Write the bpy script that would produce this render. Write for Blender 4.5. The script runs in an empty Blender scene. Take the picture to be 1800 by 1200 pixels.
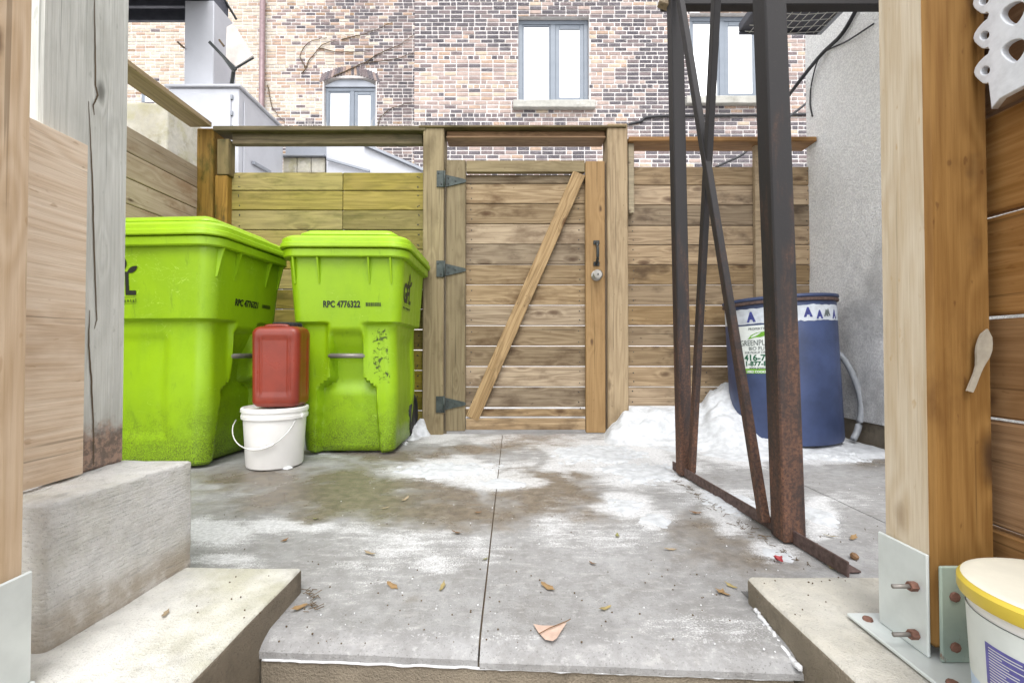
import bpy, bmesh, math, random
from mathutils import Vector, Matrix, noise
R = math.radians
random.seed(7)
S = bpy.context.scene
COL = S.collection

# ------------------------------------------------------------------ camera
PITCH, FPX, CAMH = R(1.0), 830.0, 0.52
cd = bpy.data.cameras.new('camera'); cam = bpy.data.objects.new('camera', cd); COL.objects.link(cam)
cam.location = (0, 0, CAMH); cam.rotation_euler = (R(90) + PITCH, 0, 0)
cd.sensor_width = 36; cd.lens = FPX / 1800 * 36; cd.clip_start = 0.02; cd.clip_end = 2000
S.camera = cam

# ------------------------------------------------------------------ sky, sun, exposure
SUN_EL, SUN_AZ = R(56), R(176)          # azimuth measured from +Y towards +X
w = bpy.data.worlds.new('World'); S.world = w; w.use_nodes = True
nt = w.node_tree; nt.nodes.clear()
sky = nt.nodes.new('ShaderNodeTexSky'); sky.sky_type = 'NISHITA'; sky.sun_disc = False
sky.sun_elevation = SUN_EL; sky.sun_rotation = SUN_AZ; sky.air_density = 1.0; sky.dust_density = 1.5; sky.ozone_density = 1.0
hs = nt.nodes.new('ShaderNodeHueSaturation'); hs.inputs['Saturation'].default_value = 0.10
bg = nt.nodes.new('ShaderNodeBackground'); bg.inputs['Strength'].default_value = 0.15
wo = nt.nodes.new('ShaderNodeOutputWorld')
nt.links.new(sky.outputs[0], hs.inputs['Color']); nt.links.new(hs.outputs[0], bg.inputs[0]); nt.links.new(bg.outputs[0], wo.inputs[0])
sd = bpy.data.lights.new('sun', 'SUN'); sun = bpy.data.objects.new('sun', sd); COL.objects.link(sun)
sd.energy = 0.8; sd.angle = R(32); sd.color = (1.0, 0.97, 0.93)
sdir = Vector((math.sin(SUN_AZ) * math.cos(SUN_EL), math.cos(SUN_AZ) * math.cos(SUN_EL), math.sin(SUN_EL)))
sun.rotation_euler = sdir.to_track_quat('Z', 'Y').to_euler(); sun.location = (0, 0, 12)
S.view_settings.view_transform = 'Standard'; S.view_settings.look = 'None'
S.view_settings.gamma = 1.0; S.view_settings.exposure = 1.52; S.view_settings.use_curve_mapping = False
S.cycles.max_bounces = 8; S.cycles.diffuse_bounces = 4

# ------------------------------------------------------------------ pixel -> place
def ray(px, py):
    xc = (px - 900) / FPX; yc = -(py - 600) / FPX
    return Vector((xc, math.cos(PITCH) - yc * math.sin(PITCH), math.sin(PITCH) + yc * math.cos(PITCH)))
def PY(px, py, Y):
    d = ray(px, py); t = Y / d.y; return Vector((d.x * t, Y, CAMH + d.z * t))
def PZ(px, py, Z=0.0):
    d = ray(px, py); t = (Z - CAMH) / d.z; return Vector((d.x * t, d.y * t, Z))
def PX(px, py, X):
    d = ray(px, py); t = X / d.x; return Vector((X, d.y * t, CAMH + d.z * t))
def topx(v):
    dx, dy, dz = v.x, v.y, v.z - CAMH
    f = dy * math.cos(PITCH) + dz * math.sin(PITCH); u = -dy * math.sin(PITCH) + dz * math.cos(PITCH)
    return 900 + FPX * dx / f, 600 - FPX * u / f
def sm(a, b, x):
    if a == b: return float(x > a)
    t = min(1, max(0, (x - a) / (b - a))); return t * t * (3 - 2 * t)
def fbm(x, y, z=0.0, o=4): return noise.fractal(Vector((x, y, z)), 1.0, 2.0, o)

# ------------------------------------------------------------------ materials
class N:
    def __init__(s, name):
        s.m = bpy.data.materials.new(name); s.m.use_nodes = True; s.t = s.m.node_tree
        s.b = s.t.nodes['Principled BSDF']
    def n(s, typ, **kw):
        x = s.t.nodes.new(typ)
        for k, v in kw.items(): setattr(x, k, v)
        return x
    def put(s, sock, v):
        if hasattr(v, 'is_output') or isinstance(v, bpy.types.NodeSocket): s.t.links.new(v, sock)
        else:
            if isinstance(v, (tuple, list)) and len(v) == 3 and sock.type == 'RGBA': v = (*v, 1)
            sock.default_value = v
    def coord(s, which='Object'): return s.n('ShaderNodeTexCoord').outputs[which]
    def rnd(s): return s.n('ShaderNodeObjectInfo').outputs['Random']
    def mapping(s, v, scale=(1, 1, 1), loc=(0, 0, 0)):
        x = s.n('ShaderNodeMapping'); s.put(x.inputs['Vector'], v); s.put(x.inputs['Scale'], scale); s.put(x.inputs['Location'], loc); return x.outputs[0]
    def vmath(s, op, a, b):
        x = s.n('ShaderNodeVectorMath', operation=op); s.put(x.inputs[0], a); s.put(x.inputs[1], b); return x.outputs[0]
    def math(s, op, a, b=0.0, c=0.0):
        x = s.n('ShaderNodeMath', operation=op); s.put(x.inputs[0], a); s.put(x.inputs[1], b); s.put(x.inputs[2], c); return x.outputs[0]
    def noise(s, v, scale, detail=4, rough=0.55, dist=0.0):
        x = s.n('ShaderNodeTexNoise'); s.put(x.inputs['Vector'], v); s.put(x.inputs['Scale'], scale)
        s.put(x.inputs['Detail'], detail); s.put(x.inputs['Roughness'], rough); s.put(x.inputs['Distortion'], dist); return x.outputs['Fac']
    def voro(s, v, scale, feature='F1'):
        x = s.n('ShaderNodeTexVoronoi', feature=feature); s.put(x.inputs['Vector'], v); s.put(x.inputs['Scale'], scale); return x.outputs['Distance']
    def ramp(s, v, a, b, lo=0.0, hi=1.0):
        x = s.n('ShaderNodeMapRange', interpolation_type='SMOOTHSTEP'); s.put(x.inputs[0], v); s.put(x.inputs[1], a); s.put(x.inputs[2], b); s.put(x.inputs[3], lo); s.put(x.inputs[4], hi); return x.outputs[0]
    def mix(s, f, a, b, typ='MIX'):
        x = s.n('ShaderNodeMix', data_type='RGBA', blend_type=typ); s.put(x.inputs[0], f); s.put(x.inputs[6], a); s.put(x.inputs[7], b); return x.outputs[2]
    def sep(s, v):
        x = s.n('ShaderNodeSeparateXYZ'); s.put(x.inputs[0], v); return x.outputs
    def attr(s, name): return s.n('ShaderNodeAttribute', attribute_name=name).outputs
    def bump(s, h, strength=0.5, dist=0.01):
        x = s.n('ShaderNodeBump'); s.put(x.inputs['Strength'], strength); s.put(x.inputs['Distance'], dist); s.put(x.inputs['Height'], h)
        s.t.links.new(x.outputs[0], s.b.inputs['Normal'])
    def out(s, col=None, rough=0.6, metal=0.0, spec=0.5, **kw):
        if col is not None: s.put(s.b.inputs['Base Color'], col)
        s.put(s.b.inputs['Roughness'], rough); s.put(s.b.inputs['Metallic'], metal); s.put(s.b.inputs['Specular IOR Level'], spec)
        for k, v in kw.items(): s.put(s.b.inputs[k], v)
        return s.m

def wood(name, light, dark, stain=(0.07, 0.04, 0.02), stain_amt=0.5, knot=(0.09, 0.05, 0.025), knots=1.0, algae=0.0, algae_col=(0.16, 0.18, 0.02),
         var=0.28, rough=0.75, grain=1.0, bump=0.35, scale=1.0, kr=1.0, foot=None):
    g = N(name); r = g.rnd(); c = g.coord()
    off = g.n('ShaderNodeCombineXYZ')
    for i, k in enumerate((37.0, 23.0, 11.0)): g.put(off.inputs[i], g.math('MULTIPLY', r, k))
    p = g.vmath('ADD', c, off.outputs[0])
    kd = g.voro(g.mapping(p, (3.6 * scale, 8.5 * scale, 8.5 * scale)), 1.0)
    knotm = g.ramp(kd, g.math('MULTIPLY', r, 0.04 * kr), g.math('MULTIPLY_ADD', g.noise(p, 40, 2), 0.09 * kr, 0.07 * kr), knots, 0.0)
    broad = g.noise(g.mapping(p, (0.9 * scale, 11 * scale, 11 * scale)), 1.0, 2, 0.5)
    ph = g.math('MULTIPLY_ADD', broad, 7.0, g.math('MULTIPLY', g.ramp(kd, 0.0, 0.42, 1.0, 0.0), 1.6))
    band = g.math('MULTIPLY_ADD', g.math('SINE', g.math('MULTIPLY', ph, 6.283)), 0.5, 0.5)
    fine = g.noise(g.mapping(p, (5 * scale, 150 * scale, 150 * scale)), 1.0, 3, 0.6)
    f = g.math('ADD', g.math('MULTIPLY', band, 0.42 * grain), g.math('MULTIPLY', g.ramp(fine, 0.3, 0.75), 0.5 * grain))
    col = g.mix(f, light, dark)
    st = g.ramp(g.noise(g.mapping(p, (3.0, 6, 6)), 1.0, 5, 0.62), 0.5, 0.72, 0.0, stain_amt)
    col = g.mix(st, col, stain)
    col = g.mix(knotm, col, knot)
    speck = g.ramp(g.noise(g.mapping(p, (30, 70, 70)), 1.0, 2, 0.5), 0.68, 0.76, 0.0, 0.55 * min(1, stain_amt * 2))
    col = g.mix(speck, col, stain)
    chk = g.ramp(g.noise(g.mapping(p, (1.3 * scale, 75 * scale, 75 * scale)), 1.0, 3, 0.6), 0.63, 0.69, 0.0, 0.55)
    col = g.mix(chk, col, tuple(x * 0.35 for x in dark))
    if algae:
        a = g.ramp(g.noise(g.mapping(p, (1.6, 4, 4)), 1.0, 5, 0.6), 0.3, 0.62, algae * 0.45, algae)
        col = g.mix(a, col, g.mix(f, algae_col, tuple(x * 0.5 for x in algae_col)))
    if foot:
        wp = g.n('ShaderNodeNewGeometry').outputs['Position']; zf_ = g.math('ADD', g.sep(wp)[2], g.math('MULTIPLY_ADD', g.noise(wp, 26, 5, 0.7), 0.10, -0.05))
        col = g.mix(g.ramp(zf_, foot[0], foot[1], 0.85, 0.0), col, g.mix(g.ramp(g.noise(wp, 60, 4, 0.7), 0.4, 0.6), foot[2], tuple(x * 0.35 for x in foot[2])))
    h = g.n('ShaderNodeHueSaturation'); g.put(h.inputs['Color'], col); g.put(h.inputs['Value'], g.math('MULTIPLY_ADD', r, var * 2, 1 - var))
    r2 = g.math('FRACT', g.math('MULTIPLY', r, 7.31)); g.put(h.inputs['Saturation'], g.math('MULTIPLY_ADD', r2, 0.3, 0.82))
    g.bump(g.math('ADD', g.math('MULTIPLY', band, 0.4), fine), bump, 0.003)
    return g.out(h.outputs[0], rough, spec=0.25)

def concrete(name, a, b, dirt=(0.06, 0.055, 0.05), dirt_amt=0.5, bump=0.5, moss=0.0, scale=1.0, brushed=False, dirt_lo=0.5, dirt_hi=0.75):
    g = N(name); p = g.n('ShaderNodeNewGeometry').outputs['Position']
    big = g.noise(p, 3.0 * scale, 6, 0.6); med = g.noise(p, 22 * scale, 5, 0.65); fin = g.noise(p, 240, 3, 0.7)
    col = g.mix(g.ramp(big, 0.3, 0.7), a, b)
    col = g.mix(g.ramp(med, 0.35, 0.7, 0.0, 0.45), col, tuple(x * 0.62 for x in a))
    col = g.mix(g.ramp(g.noise(p, 7 * scale, 7, 0.68), dirt_lo, dirt_hi, 0.0, dirt_amt), col, dirt)
    col = g.mix(g.ramp(fin, 0.58, 0.72, 0.0, 0.6), col, tuple(x * 0.35 for x in a))
    if moss: col = g.mix(g.ramp(g.noise(g.vmath('ADD', p, (3.1, 1.7, 0.2)), 4.0, 5, 0.6), 0.46, 0.66, 0.0, moss), col, (0.27, 0.25, 0.07))
    hgt = g.math('ADD', g.math('MULTIPLY', med, 0.7), fin)
    if brushed:
        br = g.noise(g.mapping(p, (60, 22, 190)), 1.0, 5, 0.7); hgt = g.math('ADD', hgt, g.math('MULTIPLY', br, 2.2))
        col = g.mix(g.math('MULTIPLY', g.ramp(g.math('ADD', g.sep(p)[2], g.math('MULTIPLY_ADD', big, 0.16, -0.08)), 0.06, 0.14, 0.75, 0.0), g.ramp(med, 0.3, 0.6, 0.5, 1.0)), col, (0.40, 0.32, 0.22))
        col = g.mix(g.ramp(br, 0.36, 0.44, 0.35, 0.0), col, tuple(x * 0.4 for x in a))
    g.bump(hgt, bump, 0.006)
    return g.out(col, 0.85, spec=0.25)

def plain(name, col, rough=0.5, metal=0.0, nscale=18.0, var=0.25, bump=0.0, spec=0.5, **kw):
    g = N(name); p = g.coord()
    f = g.noise(p, nscale, 5, 0.6)
    c = g.mix(g.ramp(f, 0.3, 0.75), col, tuple(x * (1 - var) for x in col))
    if bump: g.bump(g.noise(p, nscale * 6, 4, 0.65), bump, 0.003)
    return g.out(c, g.ramp(f, 0.2, 0.8, rough * 0.85, min(1, rough * 1.2)), metal, spec, **kw)

M = {}
M['fence'] = wood('fence_wood', (0.36, 0.26, 0.15), (0.165, 0.105, 0.052), stain=(0.085, 0.052, 0.028), stain_amt=0.95, kr=2.3, scale=1.15)
M['gate'] = wood('gate_wood', (0.33, 0.25, 0.155), (0.145, 0.095, 0.05), stain=(0.10, 0.06, 0.03), stain_amt=0.95, kr=2.3, scale=1.15)
M['fence_algae'] = wood('mossy_fence_wood', (0.31, 0.235, 0.085), (0.17, 0.13, 0.04), stain=(0.045, 0.045, 0.012), stain_amt=0.9, algae=0.6, algae_col=(0.27, 0.235, 0.028), kr=2.0)
M['stile'] = wood('stile_wood', (0.31, 0.25, 0.155), (0.19, 0.145, 0.085), stain=(0.11, 0.08, 0.045), stain_amt=0.6, algae=0.1, algae_col=(0.15, 0.145, 0.05))
M['orange'] = wood('orange_wood', (0.29, 0.185, 0.085), (0.215, 0.13, 0.055), stain=(0.12, 0.06, 0.02), stain_amt=0.35, var=0.1)
M['cap'] = wood('cap_wood', (0.27, 0.155, 0.07), (0.15, 0.08, 0.035), stain=(0.10, 0.05, 0.015), stain_amt=0.5, var=0.1)
M['cap_moss'] = wood('mossy_cap_wood', (0.24, 0.17, 0.09), (0.11, 0.075, 0.04), stain=(0.03, 0.03, 0.015), stain_amt=0.8, algae=0.4, algae_col=(0.08, 0.09, 0.02))
M['corner'] = wood('corner_post_wood', (0.30, 0.17, 0.06), (0.17, 0.09, 0.03), stain=(0.02, 0.022, 0.006), stain_amt=0.95, algae=0.2)
M['left_fence'] = wood('weathered_board_wood', (0.54, 0.43, 0.34), (0.37, 0.28, 0.20), stain=(0.28, 0.15, 0.08), stain_amt=0.6)
M['post'] = wood('post_wood', (0.34, 0.255, 0.15), (0.21, 0.145, 0.08), stain=(0.11, 0.075, 0.035), stain_amt=0.5, knots=0.85, kr=1.8)
M['grey_post'] = wood('grey_weathered_wood', (0.66, 0.67, 0.63), (0.50, 0.51, 0.475), stain=(0.40, 0.41, 0.37), stain_amt=0.6, knot=(0.17, 0.17, 0.15), knots=0.9, var=0.02, bump=0.5, scale=1.5, kr=1.6, foot=(0.34, 0.385, (0.34, 0.19, 0.12)))
M['ply'] = wood('plywood', (0.82, 0.68, 0.53), (0.66, 0.49, 0.33), stain=(0.46, 0.30, 0.17), stain_amt=0.5, knots=0.0, var=0.02, bump=0.8)
M['cedar'] = wood('new_post_wood', (0.64, 0.50, 0.36), (0.48, 0.34, 0.21), stain=(0.36, 0.22, 0.11), stain_amt=0.35, knots=0.75, var=0.04, bump=0.25)
M['brown_post'] = wood('honey_post_wood', (0.26, 0.15, 0.06), (0.15, 0.075, 0.026), stain=(0.085, 0.036, 0.013), stain_amt=0.75, knot=(0.05, 0.026, 0.013), knots=0.95, var=0.03, bump=0.25, scale=1.15, kr=2.0)
M['pale_lit_side'] = wood('pale_lit_post_wood', (0.65, 0.57, 0.46), (0.50, 0.40, 0.28), stain=(0.46, 0.32, 0.18), stain_amt=0.5, knot=(0.34, 0.25, 0.17), knots=0.8, var=0.03, bump=0.3, scale=1.3, kr=1.8)  # lit side of the honey post: weathered tone lightened further by painted light
M['screen'] = wood('screen_board_wood', (0.33, 0.185, 0.08), (0.21, 0.105, 0.036), stain=(0.15, 0.065, 0.02), stain_amt=0.5, knot=(0.06, 0.02, 0.012), knots=0.95, var=0.1, scale=1.4, kr=2.0)
M['slab'] = concrete('slab_concrete', (0.74, 0.73, 0.70), (0.64, 0.63, 0.57), dirt=(0.24, 0.22, 0.17), dirt_amt=0.6, bump=0.7, moss=0.35)
M['slab_r'] = concrete('worn_slab_concrete', (0.64, 0.62, 0.57), (0.55, 0.52, 0.45), dirt=(0.22, 0.19, 0.15), dirt_amt=0.6, bump=0.7)
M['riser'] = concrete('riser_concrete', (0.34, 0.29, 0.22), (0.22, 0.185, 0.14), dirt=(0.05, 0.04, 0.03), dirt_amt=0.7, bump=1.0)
M['kerb'] = concrete('brushed_concrete', (0.88, 0.875, 0.86), (0.80, 0.79, 0.765), dirt=(0.30, 0.26, 0.20), dirt_amt=0.45, bump=0.8, moss=0.25, brushed=True)
M['oldblock'] = concrete('mossy_block_concrete', (0.52, 0.50, 0.44), (0.40, 0.37, 0.29), dirt=(0.12, 0.11, 0.06), dirt_amt=0.6, bump=0.6, moss=0.4)
M['ground'] = concrete('yard_ground', (0.62, 0.62, 0.62), (0.40, 0.39, 0.37), dirt=(0.15, 0.14, 0.12), dirt_amt=0.5)
M['mortar'] = concrete('mortar', (0.78, 0.75, 0.74), (0.70, 0.66, 0.64), dirt=(0.45, 0.36, 0.30), dirt_amt=0.4, bump=0.4)
M['stone_sill'] = concrete('sill_stone', (0.55, 0.54, 0.50), (0.42, 0.41, 0.37), dirt=(0.18, 0.17, 0.14), dirt_amt=0.5, bump=0.8)
M['snow'] = plain('snow', (0.60, 0.62, 0.645), 0.7, nscale=26, var=0.28, bump=0.9, spec=0.3)
M['ice'] = plain('ice', (0.78, 0.80, 0.82), 0.35, nscale=60, var=0.25, bump=0.5)

g = N('stucco'); p = g.n('ShaderNodeNewGeometry').outputs['Position']
fi = g.noise(p, 110, 3, 0.6); lo = g.noise(p, 2.3, 6, 0.62); md = g.noise(p, 14, 5, 0.65)
zz = g.sep(p)[2]
c = g.mix(g.ramp(fi, 0.42, 0.6), (0.74, 0.74, 0.74), (0.92, 0.92, 0.91))
c = g.mix(g.math('MULTIPLY', g.ramp(g.math('ADD', lo, g.math('MULTIPLY', md, 0.35)), 0.58, 0.85, 0, 0.5), g.ramp(zz, 0.8, 1.7, 1.0, 0.1)), c, (0.25, 0.25, 0.255))
g.bump(g.math('ADD', fi, g.math('MULTIPLY', g.noise(p, 260, 2), 0.4)), 1.0, 0.012)
M['stucco'] = g.out(c, 0.92, spec=0.15)

# patio: bare concrete, wet brown film and frost, from vertex attributes laid in the mesh
g = N('patio_concrete'); p = g.n('ShaderNodeNewGeometry').outputs['Position']; at = g.attr('frost')
fr = g.sep(at['Color'])
big = g.noise(p, 3.2, 6, 0.62); med = g.noise(p, 26, 5, 0.66); fin = g.noise(p, 260, 3, 0.7); sw = g.noise(g.mapping(p, (14, 40, 1)), 1.0, 5, 0.65)
c = g.mix(g.ramp(big, 0.32, 0.68), (0.345, 0.345, 0.347), (0.275, 0.272, 0.27))
c = g.mix(g.ramp(med, 0.38, 0.68, 0, 0.5), c, (0.185, 0.18, 0.175))
c = g.mix(g.ramp(g.noise(p, 8.5, 7, 0.7, 0.6), 0.5, 0.68, 0, 0.5), c, (0.20, 0.192, 0.18))
c = g.mix(g.ramp(g.noise(p, 60, 5, 0.75), 0.52, 0.7, 0, 0.45), c, (0.52, 0.515, 0.51))
c = g.mix(g.ramp(sw, 0.52, 0.7, 0, 0.35), c, (0.47, 0.46, 0.45))
c = g.mix(g.ramp(fin, 0.57, 0.70, 0, 0.7), c, (0.10, 0.095, 0.09))
wet = g.ramp(g.math('ADD', fr[1], g.math('MULTIPLY_ADD', g.noise(p, 9, 7, 0.7), 0.9, -0.45)), 0.10, 0.70)
c = g.mix(g.math('MULTIPLY', wet, 0.85), c, g.mix(g.ramp(med, 0.3, 0.7), (0.205, 0.165, 0.115), (0.115, 0.092, 0.068)))
fz = g.math('ADD', g.math('ADD', fr[0], g.math('MULTIPLY_ADD', sw, 0.9, -0.45)), g.math('MULTIPLY_ADD', fin, 1.3, -0.65))
fmask = g.ramp(fz, 0.30, 0.60)
c = g.mix(g.math('MULTIPLY', fmask, 0.85), c, g.mix(g.ramp(g.noise(p, 90, 4, 0.7), 0.35, 0.65), (0.50, 0.505, 0.515), (0.72, 0.725, 0.735)))
g.bump(g.math('ADD', g.math('MULTIPLY', med, 0.8), fin), 0.45, 0.004)
M['patio'] = g.out(c, g.mix(wet, (0.62, 0.62, 0.62), (0.22, 0.22, 0.22)), spec=0.4)

g = N('bin_green_plastic'); p = g.coord(); zz = g.sep(p)[2]
nb = g.noise(p, 5, 5, 0.6); sp = g.noise(p, 200, 4, 0.78); sc = g.noise(g.mapping(p, (25, 25, 8)), 1.0, 5, 0.7)
c = g.mix(g.ramp(nb, 0.3, 0.7), (0.265, 0.45, 0.004), (0.225, 0.39, 0.005))
gr = g.math('MULTIPLY', g.ramp(g.math('ADD', zz, g.math('MULTIPLY_ADD', g.noise(p, 9, 6, 0.7), 0.5, -0.25)), 0.0, 0.30, 1.0, 0.0), g.ramp(sp, 0.36, 0.62))
c = g.mix(g.math('MULTIPLY', gr, 0.9), c, (0.045, 0.055, 0.012))
c = g.mix(g.ramp(sc, 0.58, 0.74, 0, 0.5), c, (0.13, 0.23, 0.008))
c = g.mix(g.ramp(g.noise(g.mapping(p, (9, 9, 2.2)), 1.0, 6, 0.7), 0.5, 0.75, 0, 0.4), c, (0.16, 0.31, 0.006))
sl = g.math('ABSOLUTE', g.math('SUBTRACT', g.noise(g.mapping(p, (7, 7, 16)), 1.0, 3, 0.5, 2.0), 0.5))
c = g.mix(g.math('MULTIPLY', g.ramp(sl, 0.0, 0.006, 0.7, 0.0), g.ramp(nb, 0.5, 0.62)), c, (0.45, 0.66, 0.12))
c = g.mix(g.math('MULTIPLY', g.ramp(g.noise(p, 420, 2, 0.6), 0.66, 0.72), g.ramp(g.noise(p, 3, 3), 0.45, 0.65, 0, 0.8)), c, (0.04, 0.06, 0.01))
g.bump(g.noise(p, 60, 3), 0.06, 0.004)
M['bin'] = g.out(c, g.ramp(sc, 0.3, 0.7, 0.34, 0.5), spec=0.45)
M['binlid'] = plain('lid_green_plastic', (0.325, 0.54, 0.012), 0.36, nscale=9, var=0.14)
g = N('scuff_mark'); p = g.coord(); q = g.noise(p, 28, 6, 0.75, 1.2)
M['scuff'] = g.out((0.045, 0.07, 0.01), 0.6, Alpha=g.math('MULTIPLY', g.ramp(q, 0.52, 0.60), 0.85))
M['print'] = plain('black_print', (0.012, 0.014, 0.01), 0.5, var=0.1)
M['rubber'] = plain('black_rubber', (0.02, 0.02, 0.021), 0.65, var=0.3)
M['greybar'] = plain('grey_bar_metal', (0.27, 0.25, 0.23), 0.45, 0.4)
M['red'] = plain('red_plastic', (0.25, 0.030, 0.012), 0.3, nscale=7, var=0.3, bump=0.05)
M['whiteplastic'] = plain('white_plastic', (0.80, 0.79, 0.77), 0.35, nscale=9, var=0.08)
M['yellow'] = plain('yellow_plastic', (0.66, 0.50, 0.06), 0.4, var=0.1)
M['lidcream'] = plain('cream_plastic', (0.72, 0.70, 0.60), 0.45, var=0.1)
M['blue'] = plain('blue_drum_plastic', (0.045, 0.068, 0.160), 0.45, nscale=4, var=0.5, bump=0.05)
M['label'] = plain('white_label', (0.70, 0.74, 0.72), 0.5, var=0.1)
M['tape'] = plain('worn_tape', (0.56, 0.60, 0.66), 0.5, nscale=30, var=0.25)
M['bluetxt'] = plain('blue_print', (0.05, 0.06, 0.27), 0.5, nscale=80, var=0.6)
M['greentxt'] = plain('green_print', (0.012, 0.11, 0.055), 0.5)
M['leafgreen'] = plain('leaf_green_print', (0.16, 0.40, 0.03), 0.5)
M['darktxt'] = plain('grey_print', (0.10, 0.12, 0.12), 0.5)
M['hose'] = plain('grey_hose', (0.30, 0.32, 0.35), 0.45, nscale=40)
M['wire'] = plain('pale_wire', (0.70, 0.70, 0.68), 0.4, 0.3)
M['cable'] = plain('black_cable', (0.02, 0.02, 0.025), 0.5)
M['blackiron'] = plain('black_iron', (0.035, 0.04, 0.04), 0.5, 0.3, nscale=40)
M['hinge'] = plain('hinge_iron', (0.06, 0.075, 0.07), 0.55, 0.3, nscale=30, var=0.5)
M['steelknob'] = plain('brushed_steel', (0.36, 0.34, 0.31), 0.3, 0.9)
M['galv'] = plain('pale_primed_steel', (0.66, 0.70, 0.69), 0.42, 0.15, nscale=14, var=0.14, bump=0.05)
g = N('scuffed_green_steel'); p = g.coord()
c = g.mix(g.ramp(g.noise(p, 9, 5), 0.35, 0.7), (0.40, 0.48, 0.40), (0.27, 0.34, 0.30))
c = g.mix(g.ramp(g.noise(g.mapping(p, (40, 40, 22)), 1.0, 5, 0.7), 0.6, 0.68, 0, 0.9), c, (0.16, 0.06, 0.03))
M['galv_rust'] = g.out(c, 0.5, 0.15)
M['rustbolt'] = plain('rusty_bolt', (0.26, 0.13, 0.095), 0.8, 0.2, nscale=90, var=0.5)
g = N('bare_rusty_steel'); p = g.n('ShaderNodeNewGeometry').outputs['Position']; zz = g.sep(p)[2]
a_ = g.noise(g.mapping(p, (30, 30, 5)), 1.0, 6, 0.68); b_ = g.noise(p, 130, 4, 0.7)
rust = g.ramp(g.math('ADD', g.math('MULTIPLY_ADD', zz, -0.30, 0.56), g.math('MULTIPLY_ADD', a_, 0.9, -0.45)), 0.25, 0.75)
c = g.mix(rust, (0.022, 0.020, 0.021), g.mix(g.ramp(b_, 0.35, 0.65), (0.185, 0.088, 0.052), (0.07, 0.038, 0.027)))
c = g.mix(g.ramp(b_, 0.6, 0.75, 0, 0.5), c, (0.05, 0.04, 0.038))
g.bump(b_, 0.2, 0.002)
M['steel'] = g.out(c, g.mix(rust, (0.6, 0.6, 0.6), (0.8, 0.8, 0.8)), 0.0, 0.3)
M['angle'] = plain('rusty_angle_iron', (0.13, 0.085, 0.075), 0.75, 0.2, nscale=60, var=0.5, bump=0.3)
M['sheet'] = plain('grey_sheet_metal', (0.52, 0.53, 0.57), 0.45, 0.3, nscale=3, var=0.12)
M['sheet_dark'] = plain('dark_sheet_metal', (0.30, 0.32, 0.36), 0.45, 0.3, nscale=3, var=0.15)
M['deckdark'] = plain('dark_deck_metal', (0.10, 0.105, 0.13), 0.6, 0.3, nscale=8, var=0.3)
M['frame'] = plain('grey_window_frame', (0.20, 0.23, 0.275), 0.4, nscale=6, var=0.1)
M['glass'] = plain('bright_window_glass', (0.97, 0.98, 0.98), 0.03, 1.0, nscale=2, var=0.06)
M['pipe'] = plain('brown_downpipe', (0.27, 0.19, 0.20), 0.5, 0.2)
M['ornament'] = plain('chipped_white_paint', (0.72, 0.75, 0.80), 0.5, nscale=50, var=0.2, bump=0.1)
M['tag'] = plain('grey_strap', (0.40, 0.36, 0.29), 0.6, nscale=40, var=0.3)
M['signpanel'] = plain('weathered_white_panel', (0.72, 0.66, 0.62), 0.6, nscale=5, var=0.35)
M['labelblue'] = plain('purple_blue_print', (0.14, 0.13, 0.42), 0.5, nscale=60, var=0.35)
M['labelpale'] = plain('pale_blue_print', (0.50, 0.62, 0.80), 0.5, nscale=30, var=0.2)
M['lime'] = plain('white_sealant', (0.75, 0.76, 0.78), 0.6, nscale=60, var=0.2, bump=0.4)
M['twig'] = plain('dry_twig', (0.12, 0.085, 0.05), 0.8)
M['spike'] = plain('pale_dry_stalk', (0.62, 0.58, 0.55), 0.6)
M['housewall'] = concrete('house_wall_render', (0.30, 0.24, 0.19), (0.25, 0.20, 0.16), dirt_amt=0.3)
M['deckwood'] = wood('deck_wood', (0.30, 0.20, 0.11), (0.2, 0.13, 0.07))
LEAFC = [(0.30, 0.19, 0.085), (0.33, 0.26, 0.11), (0.20, 0.11, 0.05), (0.36, 0.28, 0.18), (0.27, 0.26, 0.09)]
for i, c in enumerate(LEAFC): M['leaf%d' % i] = plain('dry_leaf_%d' % i, c, 0.7, nscale=70, var=0.4)
M['leafbig'] = plain('pinkish_dry_leaf', (0.58, 0.42, 0.34), 0.6, nscale=50, var=0.25)
M['leafred'] = plain('red_leaf', (0.33, 0.03, 0.035), 0.6)

def brickmat(i, col, v=0.3):
    g = N('brick_%d' % i); p = g.n('ShaderNodeNewGeometry').outputs['Position']
    n1 = g.noise(p, 11, 5, 0.7); n2 = g.noise(p, 55, 4, 0.7)
    c = g.mix(g.ramp(n1, 0.3, 0.7), col, tuple(x * (1 - v) for x in col))
    c = g.mix(g.ramp(n2, 0.5, 0.74, 0, 0.6), c, (0.62, 0.57, 0.54))
    g.bump(n2, 0.4, 0.01)
    return g.out(c, 0.9, spec=0.15)
BR = [(0.105, 0.095, 0.11), (0.145, 0.13, 0.145), (0.205, 0.165, 0.17), (0.36, 0.275, 0.255), (0.47, 0.36, 0.32), (0.49, 0.345, 0.26), (0.57, 0.46, 0.35), (0.65, 0.57, 0.47), (0.36, 0.24, 0.16)]
for i, c in enumerate(BR): M['br%d' % i] = brickmat(i, c)

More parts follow.
